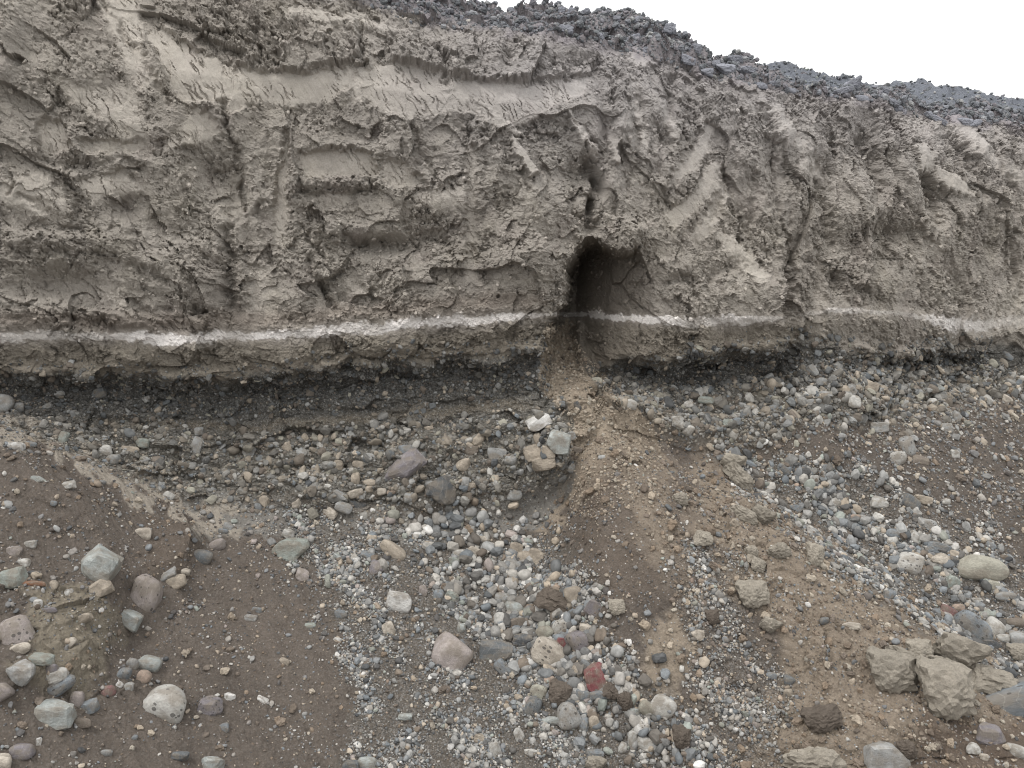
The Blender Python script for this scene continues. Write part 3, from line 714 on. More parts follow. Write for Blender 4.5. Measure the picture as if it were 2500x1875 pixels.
# ------------------------------------------------------------------ distant spoil heaps
def hill(name, pxs, pys, Y0, Y1, label, seed):
    cols_ = np.arange(pxs[0], pxs[-1], 5.0); cy_ = np.interp(cols_, pxs, pys) + fbm(cols_ * 0.06, cols_ * 0, seed, 4) * 6
    crestp = np.stack(ray_point(cols_, cy_, Y1), -1)
    footp = np.stack(ray_point(cols_, np.full(len(cols_), 420.0), Y0), -1)
    rows_ = [footp * (1 - f) + crestp * f + np.array([0, 0, 0.35 * math.sin(f * math.pi)]) * 1.0 for f in np.linspace(0, 1, 50)]
    rows_ += [crestp + np.array([0, k, -0.12 * k - 0.01 * k * k]) for k in (0.6, 1.5, 3, 6, 12, 20)]
    g = np.array(rows_); nr, nc = g.shape[:2]
    u = g[..., 0]; v = g[..., 1]
    g[..., 2] += fbm(u * 0.8, v * 0.8, seed + 1, 5, 0.6) * 0.22 + cells(u * 2.2, v * 2.2, seed + 2, 1.2)[0] * 0.12
    me = bpy.data.meshes.new(name); i = np.arange(nr * nc).reshape(nr, nc)
    q = np.stack([i[:-1, :-1], i[:-1, 1:], i[1:, 1:], i[1:, :-1]], -1).reshape(-1, 4)
    me.from_pydata(g.reshape(-1, 3).tolist(), [], q.tolist()); me.update()
    me.polygons.foreach_set('use_smooth', np.ones(len(q), bool))
    cc = np.ones((nr * nc, 4), np.float32); cc[:, :3] = C(104, 108, 117) * (1 + 0.25 * fbm(u * 1.5, v * 1.5, seed + 5, 4)).reshape(-1, 1)
    ca = me.color_attributes.new('col', 'FLOAT_COLOR', 'POINT'); ca.data.foreach_set('color', cc.ravel())
    for nm, val in (('grit', 0.7), ('fine', 1.0)):
        a = me.attributes.new(nm, 'FLOAT', 'POINT'); a.data.foreach_set('value', np.full(nr * nc, val, np.float32))
    me.materials.append(M_EARTH)
    o = bpy.data.objects.new(name, me); COL.objects.link(o); o['kind'] = 'structure'; o['label'] = label
    return g
hill_a = hill('spoil_hill', [1650, 1760, 1840, 1925, 2007, 2105, 2200, 2300], [330, 215, 166, 155, 176, 200, 232, 300], 19, 25, 'dark blue-grey spoil hill behind the rim, left one', 900)
hill_b = hill('spoil_hill', [1950, 2100, 2186, 2251, 2373, 2500, 2800, 3400], [320, 230, 205, 204, 224, 258, 335, 420], 17, 24, 'dark blue-grey spoil hill behind the rim at the right edge', 950)

# ------------------------------------------------------------------ stone shapes
def ico(sub):
    import bmesh
    bm = bmesh.new(); bmesh.ops.create_icosphere(bm, subdivisions=sub, radius=1.0)
    v = np.array([x.co[:] for x in bm.verts]); f = [[q.index for q in p.verts] for p in bm.faces]; bm.free(); return v, f
ICO = {s: ico(s) for s in (1, 2, 3, 4)}
def noise3(v, seed, sc):
    return (fbm(v[:, 0] * sc + seed, v[:, 1] * sc + v[:, 2] * 0.7 * sc, seed, 4) + fbm(v[:, 2] * sc - seed, v[:, 0] * sc * 0.8 - v[:, 1] * sc, seed + 3, 4)) * 0.5
def stone_mesh(name, seed, sub, n_planes, power, rough, mat, smooth=True):
    v, f = ICO[sub]; r = np.random.default_rng(seed)
    nrm = r.normal(size=(n_planes, 3)); nrm /= np.linalg.norm(nrm, axis=1, keepdims=True)
    nrm = np.concatenate([nrm, np.eye(3), -np.eye(3)]); hgt = np.concatenate([r.uniform(0.7, 1.0, n_planes), r.uniform(0.85, 1.0, 6)])
    dots = np.maximum(0, v @ nrm.T) / hgt
    rad = (dots ** power).sum(1) ** (-1.0 / power)
    rad = rad * (1 + rough * noise3(v, seed % 50 + 1, 1.5) + rough * 0.35 * noise3(v, seed % 50 + 9, 5.0))
    p = v * rad[:, None]
    p = (p - (p.max(0) + p.min(0)) / 2) / ((p.max(0) - p.min(0)) / 2)
    me = bpy.data.meshes.new(name); me.from_pydata(p.tolist(), [], f); me.update()
    me.polygons.foreach_set('use_smooth', np.full(len(f), smooth)); me.materials.append(mat)
    return me
def clod_mesh(name, seed, sub=4, mat=None):
    v, f = ICO[sub]; r = np.random.default_rng(seed)
    nrm = r.normal(size=(9, 3)); nrm /= np.linalg.norm(nrm, axis=1, keepdims=True)
    nrm = np.concatenate([nrm, np.eye(3), -np.eye(3)]); hgt = np.concatenate([r.uniform(0.65, 1.0, 9), r.uniform(0.85, 1.0, 6)])
    rad = ((np.maximum(0, v @ nrm.T) / hgt) ** 16).sum(1) ** (-1 / 16)
    a = np.arctan2(v[:, 1], v[:, 0]); c, _, _ = cells(v[:, 0] * 2.6 + v[:, 2] * 1.3 + seed, v[:, 1] * 2.6 - v[:, 2] * 1.9, seed, 1.2)
    c2, _, _ = cells(v[:, 0] * 6 + v[:, 2] * 3 + seed, v[:, 1] * 6 - v[:, 2] * 4, seed + 4, 1.2)
    rad = rad * (1 + (0.22 if sub < 4 else 0.13) * c + 0.08 * c2 + 0.16 * noise3(v, seed % 50 + 2, 2.5) + 0.12 * noise3(v, seed % 50 + 7, 7))
    p = v * rad[:, None]; p = (p - (p.max(0) + p.min(0)) / 2) / ((p.max(0) - p.min(0)) / 2)
    me = bpy.data.meshes.new(name); me.from_pydata(p.tolist(), [], f); me.update()
    me.polygons.foreach_set('use_smooth', np.full(len(f), False)); me.materials.append(mat or M_CLOD)
    return me
ROUND = [stone_mesh('cobble', 10 + i, 3, 5, 4.0 + (i % 4) * 0.9, 0.10, M_STONE) for i in range(10)]
ANG = [stone_mesh('angular_stone', 40 + i, 3, 8, 22 + (i % 3) * 12, 0.06, M_STONE, False) for i in range(12)]
CLODS = [clod_mesh('clay_clod', 70 + i) for i in range(7)]
PEB = [stone_mesh('pebble', 110 + i, 2, 6, 5 + i, 0.06, M_PEB) for i in range(5)] + [stone_mesh('chip', 120 + i, 2, 6, 24, 0.08, M_PEB, False) for i in range(9)]
RUBB = [clod_mesh('rubble', 160 + i, 3, M_PEB) for i in range(8)]
CHIP = [stone_mesh('chip', 130 + i, 2, 6, 26, 0.08, M_PEB, False) for i in range(8)]

# visible-surface lookup: which vertex of the ground is seen at a point of the photograph
BIN = 4.0; BW, BH = int(2700 / BIN), int(2000 / BIN)
vis = (FX > -90) & (FX < 2600) & (FY > -60) & (FY < 1930) & (RL > 3.5)
bx = ((FX[vis] + 90) / BIN).astype(int).clip(0, BW - 1); by_ = ((FY[vis] + 60) / BIN).astype(int).clip(0, BH - 1)
order = np.argsort(-FD[vis]); flat = np.nonzero(vis.ravel())[0]
grid = -np.ones((BH, BW), np.int64); grid[by_[order], bx[order]] = flat[order]
def ground_at(x, y):
    i, j = int((y + 60) / BIN), int((x + 90) / BIN)
    for r in range(0, 12):
        best = -1; bd_ = 1e9
        for ii in range(max(0, i - r), min(BH, i + r + 1)):
            for jj in range(max(0, j - r), min(BW, j + r + 1)):
                k = grid[ii, jj]
                if k >= 0:
                    dd = (ii - i) ** 2 + (jj - j) ** 2
                    if dd < bd_: bd_, best = dd, k
        if best >= 0: return VP[best].astype(float), VN[best].astype(float)
    return None, None

# ------------------------------------------------------------------ gravel: real stones, too many to count
def euler_from_axes(xa, ya, za):
    m00, m10, m20 = xa[:, 0], xa[:, 1], xa[:, 2]; m21 = ya[:, 2]; m22 = za[:, 2]
    return np.stack([np.arctan2(m21, m22), np.arctan2(-m20, np.sqrt(m21 ** 2 + m22 ** 2)), np.arctan2(m10, m00)], 1)

def scatter(name, label, P_, N_, size, cols_, meshes, sink=0.25, flat=(0.45, 0.8)):
    n = len(P_)
    t = rng.normal(size=(n, 3)); N_ = N_ + rng.normal(size=(n, 3)) * 0.25; N_ /= np.linalg.norm(N_, axis=1, keepdims=True)
    t -= (t * N_).sum(1, keepdims=True) * N_; t /= np.linalg.norm(t, axis=1, keepdims=True)
    rot = euler_from_axes(t, np.cross(N_, t), N_).astype(np.float32)
    el = rng.uniform(0.62, 1.0, n); fl = rng.uniform(flat[0], flat[1], n)
    scl = np.stack([size, size * el, size * fl], 1) * 0.5
    pos = P_ + N_ * (scl[:, 2] * (1 - 2 * sink))[:, None]
    me = bpy.data.meshes.new(name); me.vertices.add(n); me.vertices.foreach_set('co', pos.astype(np.float32).ravel())
    for nm, arr in (('rot', rot), ('scl', scl)):
        a = me.attributes.new(nm, 'FLOAT_VECTOR', 'POINT'); a.data.foreach_set('vector', arr.astype(np.float32).ravel())
    a = me.attributes.new('col', 'FLOAT_COLOR', 'POINT'); a.data.foreach_set('color', np.concatenate([cols_, np.ones((n, 1))], 1).astype(np.float32).ravel())
    a = me.attributes.new('pick', 'INT', 'POINT'); a.data.foreach_set('value', rng.integers(0, len(meshes), n).astype(np.int32))
    o = bpy.data.objects.new(name, me); COL.objects.link(o); o['kind'] = 'stuff'; o['label'] = label; o['category'] = 'gravel'
    src = bpy.data.collections.new(name + '_shapes')
    for k, m in enumerate(meshes): src.objects.link(bpy.data.objects.new('pebble_shape_%02d' % k, m))
    g = bpy.data.node_groups.new(name, 'GeometryNodeTree')
    g.interface.new_socket('Geometry', in_out='INPUT', socket_type='NodeSocketGeometry')
    g.interface.new_socket('Geometry', in_out='OUTPUT', socket_type='NodeSocketGeometry')
    gi = g.nodes.new('NodeGroupInput'); go = g.nodes.new('NodeGroupOutput')
    ip = g.nodes.new('GeometryNodeInstanceOnPoints'); ci = g.nodes.new('GeometryNodeCollectionInfo')
    ci.inputs['Collection'].default_value = src; ci.inputs['Separate Children'].default_value = True; ci.inputs['Reset Children'].default_value = True
    m2p = g.nodes.new('GeometryNodeMeshToPoints')
    def na(nm, ty):
        q = g.nodes.new('GeometryNodeInputNamedAttribute'); q.data_type = ty; q.inputs['Name'].default_value = nm; return q.outputs['Attribute']
    g.links.new(gi.outputs[0], m2p.inputs[0]); g.links.new(m2p.outputs[0], ip.inputs['Points'])
    g.links.new(ci.outputs[0], ip.inputs['Instance']); ip.inputs['Pick Instance'].default_value = True
    g.links.new(na('pick', 'INT'), ip.inputs['Instance Index']); g.links.new(na('rot', 'FLOAT_VECTOR'), ip.inputs['Rotation'])
    g.links.new(na('scl', 'FLOAT_VECTOR'), ip.inputs['Scale']); g.links.new(ip.outputs[0], go.inputs[0])
    md = o.modifiers.new('stones', 'NODES'); md.node_group = g
    return o

area = np.linalg.norm(np.cross(np.gradient(P, axis=1), np.gradient(P, axis=0)), axis=-1)
PAL = {
 'grey': (132, 133, 131), 'pale': (160, 157, 149), 'blue': (104, 114, 122), 'dark': (72, 76, 80), 'tan': (160, 142, 118), 'white': (182, 180, 175),
 'pink': (142, 128, 122), 'red': (128, 78, 74), 'green': (128, 138, 128), 'brown': (108, 93, 79), 'orange': (156, 126, 104), 'teal': (139, 147, 143),
 'clay': (152, 140, 120), 'cream': (172, 158, 138), 'purple': (112, 104, 110), 'rust': (122, 88, 68), 'maroon': (110, 66, 68), 'earth': (104, 89, 75), 'olive': (142, 138, 118), 'slate': (88, 94, 98)}
for k_ in PAL:
    if k_ not in ('maroon', 'rust'):
        m_ = sum(PAL[k_]) / 3; PAL[k_] = tuple(m_ + (q - m_) * 0.52 for q in PAL[k_])
def palette(n, wts, dust=0.0, dcol=(140, 126, 108)):
    ks = list(wts); w = np.array([wts[k] for k in ks], float); w /= w.sum()
    c = np.array([lin(PAL[k]) for k in ks])[rng.choice(len(ks), n, p=w)]
    c = c * rng.uniform(0.7, 1.25, (n, 1)); d_ = rng.uniform(0, dust, (n, 1)); return c * (1 - d_) + lin(dcol) * d_
def sample(density, n):
    w = (density * area).ravel(); w = w / w.sum(); k = rng.choice(NR * NC, n, p=w)
    jit = rng.normal(size=(n, 3)) * 0.004
    return VP[k].astype(float) + jit, VN[k].astype(float), FD.ravel()[k], k
frame = ((FX > -130) & (FX < 2630) & (FY > -100) & (FY < 2000)).astype(float)
def zm(poly, w=30, k=60): return poly_mask(poly, FX + ff * k, FY + nz2 * 20, w)
clump = sstep(-0.3, 0.35, fbm(X * 2.3, Yw * 2.3, 830, 4) * 0.7 + fbm(al_ * 0.7, ac_ * 4, 832, 4) * 0.8); clump2 = sstep(-0.1, 0.4, fbm(U * 2.3 + 8, V * 3.3, 831, 4))
powsize = lambda n, a, b, e: a * (1 - rng.random(n) * (1 - (a / b) ** e)) ** (-1 / e)
GREYS = dict(grey=5, pale=2.4, blue=3.5, dark=3.4, tan=1.0, white=0.7, pink=0.3, green=0.6, orange=0.06, brown=1, slate=2)
DUSTY = dict(grey=3, tan=2, pale=1.4, blue=1, dark=1, brown=2, olive=1, slate=1)
DARKG = dict(grey=2, dark=3, slate=3, brown=2, tan=0.6, olive=0.6)
# hollowed bed
neck = poly_mask([(1335,850),(1425,868),(1500,955),(1640,1050),(1580,1110),(1500,1220),(1390,1270),(1405,1140),(1385,1050),(1338,960)], FX, FY, 10)
hm_ = bedm * frame * (hol > 0.03)[None, :]
dens = (1 - 0.97 * neck) * frame * sstep(-45, 25, FY - uy + nz2 * 20) * (FY > by + 18) * (1 - talus) * (1 - gapm) * sstep(130, 90, FY - uy) * (0.4 + clump2) * (FX < 2420)
p, n_, fd, _ = sample(dens, 13000); s = powsize(len(p), 3.5, 20, 2.2) * fd / F
scatter('bed_gravel', 'dark fine gravel packed in the hollow under the clay', p, n_, s, palette(len(p), DARKG, 0.5, (104, 99, 91)), CHIP, 0.35, (0.35, 0.6))
dens = (1 - 0.97 * neck) * frame * bedm * sstep(-10, 40, FY - ly + nz2 * 30) * (0.3 + clump2) + 0.25 * zm([(2000,880),(2200,860),(2500,900),(2500,1000),(2250,1080),(2050,1080),(1960,960)]) * frame + 0.5 * zm([(1480,940),(1700,950),(1950,930),(2000,1040),(1900,1110),(1700,1070)]) * frame
p, n_, fd, _ = sample(dens, 13000); s = powsize(len(p), 5, 32, 2.1) * fd / F
scatter('bank_cobbles', 'cobbles and stones of all sizes bedded in the bank', p, n_, s, palette(len(p), DUSTY, 0.8, (108, 103, 95)), PEB[3:], 0.5, (0.35, 0.7))
# streams
sl = zm(STREAM_L, 45) * talus * frame; sr = zm(STREAM_R, 40) * talus * frame; smd = zm(STREAM_M, 36) * talus * frame
bare = 1 - 0.93 * poly_mask([(1000,1620),(1080,1650),(1200,1750),(1240,1800),(1180,1790),(1090,1740),(1010,1690)], FX + ff * 40, FY, 18) * 1.0
bare *= 1 - 0.9 * poly_mask([(920,1500),(990,1530),(1060,1600),(1030,1640),(960,1580)], FX + ff * 40, FY, 18)
bare *= 1 - 0.9 * poly_mask([(980,1330),(1090,1330),(1110,1370),(1010,1380)], FX + ff * 30, FY, 14)
dl_ = line_dist([(1120, 1300), (1250, 1440), (1360, 1580), (1500, 1700), (1640, 1800)], FX, FY)
p, n_, fd, _ = sample(talus * frame * np.exp(-(dl_ / 90) ** 2) * (0.3 + clump), 1500); s = powsize(len(p), 11, 36, 2.2) * fd / F
scatter('stream_cobbles', 'loose cobbles piled along the middle chute between the gravel', p, n_, s, palette(len(p), GREYS, 0.3), PEB, 0.2, (0.5, 0.85))
p, n_, fd, _ = sample(sl * bare * (0.03 + clump ** 1.6), 27000); s = powsize(len(p), 3.2, 22, 2.5) * fd / F
scatter('stream_gravel', 'loose washed grey gravel spread down the middle of the scree', p, n_, s, palette(len(p), GREYS, 0.22), PEB[3:], 0.2, (0.45, 0.8))
p, n_, fd, _ = sample(sr * (0.04 + clump ** 1.5), 17000); s = powsize(len(p), 3.3, 30, 2.2) * fd / F
scatter('stream_gravel', 'loose blue-grey gravel and cobbles running down the right gully', p, n_, s, palette(len(p), GREYS, 0.22), PEB[3:], 0.2, (0.4, 0.75))
p, n_, fd, _ = sample(smd * (0.02 + clump ** 2), 5000); s = powsize(len(p), 3.2, 18, 2.5) * fd / F
scatter('fan_gravel', 'fine gravel lying in patches on the tan debris fan', p, n_, s, palette(len(p), GREYS, 0.35), PEB, 0.2, (0.45, 0.8))
# everywhere else, thin
rest = talus * frame * (0.25 + clump ** 2) * (1 + 1.1 * zm([(2000,1000),(2560,900),(2560,1900),(2300,1300)])) * (1 - 0.75 * sstep(0.1, 0.9, zm([(1335,860),(1420,870),(1490,960),(1600,1040),(1560,1200),(1430,1180),(1370,1300)])))
p, n_, fd, _ = sample(rest, 24000); s = powsize(len(p), 2.8, 22, 2.5) * fd / F
scatter('scree_chips', 'small stone chips strewn over the bare brown soil', p, n_, s, palette(len(p), dict(GREYS, brown=3, tan=2), 0.35, (116, 101, 88)), PEB, 0.3, (0.4, 0.75))
# crumbs of clay on the fan, the brown soil and the clay ledges
lob = zm([(1430,1050),(1650,1060),(1850,1120),(2000,1300),(2300,1500),(2560,1720),(2560,1930),(1600,1930),(1700,1600),(1600,1350),(1420,1250)], 30)
p, n_, fd, _ = sample(frame * talus * (lob * (0.2 + clump2) * sstep(1050, 1250, FY) + 0.12), 11000); s = powsize(len(p), 3.4, 32, 2.3) * fd / F
scatter('clay_crumbs', 'tan clay crumbs and small clods scattered over the fan', p, n_, s, palette(len(p), dict(clay=3, earth=3, brown=2), 0.5, (146, 128, 108)), RUBB, 0.3, (0.45, 0.8))
p, n_, fd, _ = sample(frame * clay * (1 - smooth) * (0.2 + sstep(0, 0.4, nz2)), 6000); s = powsize(len(p), 4.0, 15, 2.2) * fd / F
scatter('clay_crumbs', 'crumbling clay fragments clinging to the cliff face', p, n_, s, np.clip(VC[_][:, :3] * rng.uniform(0.85, 1.02, (len(p), 1)), 0, 1), RUBB, 0.5, (0.45, 0.8))
p, n_, fd, _ = sample(frame * poly_mask([(1335,790),(1395,790),(1430,868),(1500,955),(1640,1050),(1600,1180),(1500,1250),(1390,1270),(1405,1140),(1385,1050),(1338,960)], FX, FY, 8), 3200); s = powsize(len(p), 3, 15, 2.4) * fd / F
scatter('fan_crumbs', 'dry crumbs rolling down the narrow neck of the debris fan', p, n_, s, palette(len(p), dict(clay=3, earth=1, tan=2), 0.5, (150, 135, 117)), RUBB, 0.3, (0.5, 0.9))
# rim rubble
RD = dict(slate=4, dark=1.5, purple=1.5, grey=1)
rz = frame * sstep(5.12, 4.8, RL) * sstep(3.2, 3.9, RL) * sstep(760, 1000, FX) * (FY < 330)
p, n_, fd, _ = sample(rz, 17000); s = powsize(len(p), 3.5, 22, 2.0) * fd / F
dcol = (140, 142, 150)  # pale bluish haze over the rim, mixed into the rubble colours
scatter('rim_rubble', 'dark blue-grey rubble heaped along the cliff rim', p, n_, s, palette(len(p), RD, 0.5, dcol), RUBB, 0.25, (0.5, 0.9))
for g_, cnt in ((hill_a, 2200), (hill_b, 3000)):
    gp = g_[5:52].reshape(-1, 3); nn_ = np.tile(np.array([0, -0.5, 0.85]), (cnt, 1)); k = rng.integers(0, len(gp), cnt)
    scatter('hill_rubble', 'stones littering the distant spoil hill', gp[k] + rng.normal(size=(cnt, 3)) * np.array([0.03, 0.03, 0]), nn_, powsize(cnt, 0.05, 0.17, 2.2), palette(cnt, dict(RD, pale=0.3, green=0.6), 0.4, (132, 138, 148)), RUBB, 0.25)

# ------------------------------------------------------------------ single stones
CAMR = np.array([1.0, 0, 0]); CAMU = np.array([0, sp, cp]); CAMB = np.array([0, -cp, sp])
COLWORD = {'grey': 'grey', 'pale': 'pale grey', 'blue': 'blue-grey', 'dark': 'dark grey', 'tan': 'tan', 'white': 'whitish', 'pink': 'pinkish grey', 'red': 'reddish', 'green': 'green-grey',
  'brown': 'brown', 'orange': 'orange-tan', 'teal': 'pale teal', 'clay': 'yellowish clay', 'cream': 'cream', 'purple': 'purplish grey', 'rust': 'rust-brown', 'maroon': 'maroon', 'earth': 'dark earth', 'olive': 'olive-grey', 'slate': 'slate grey'}
stones = []
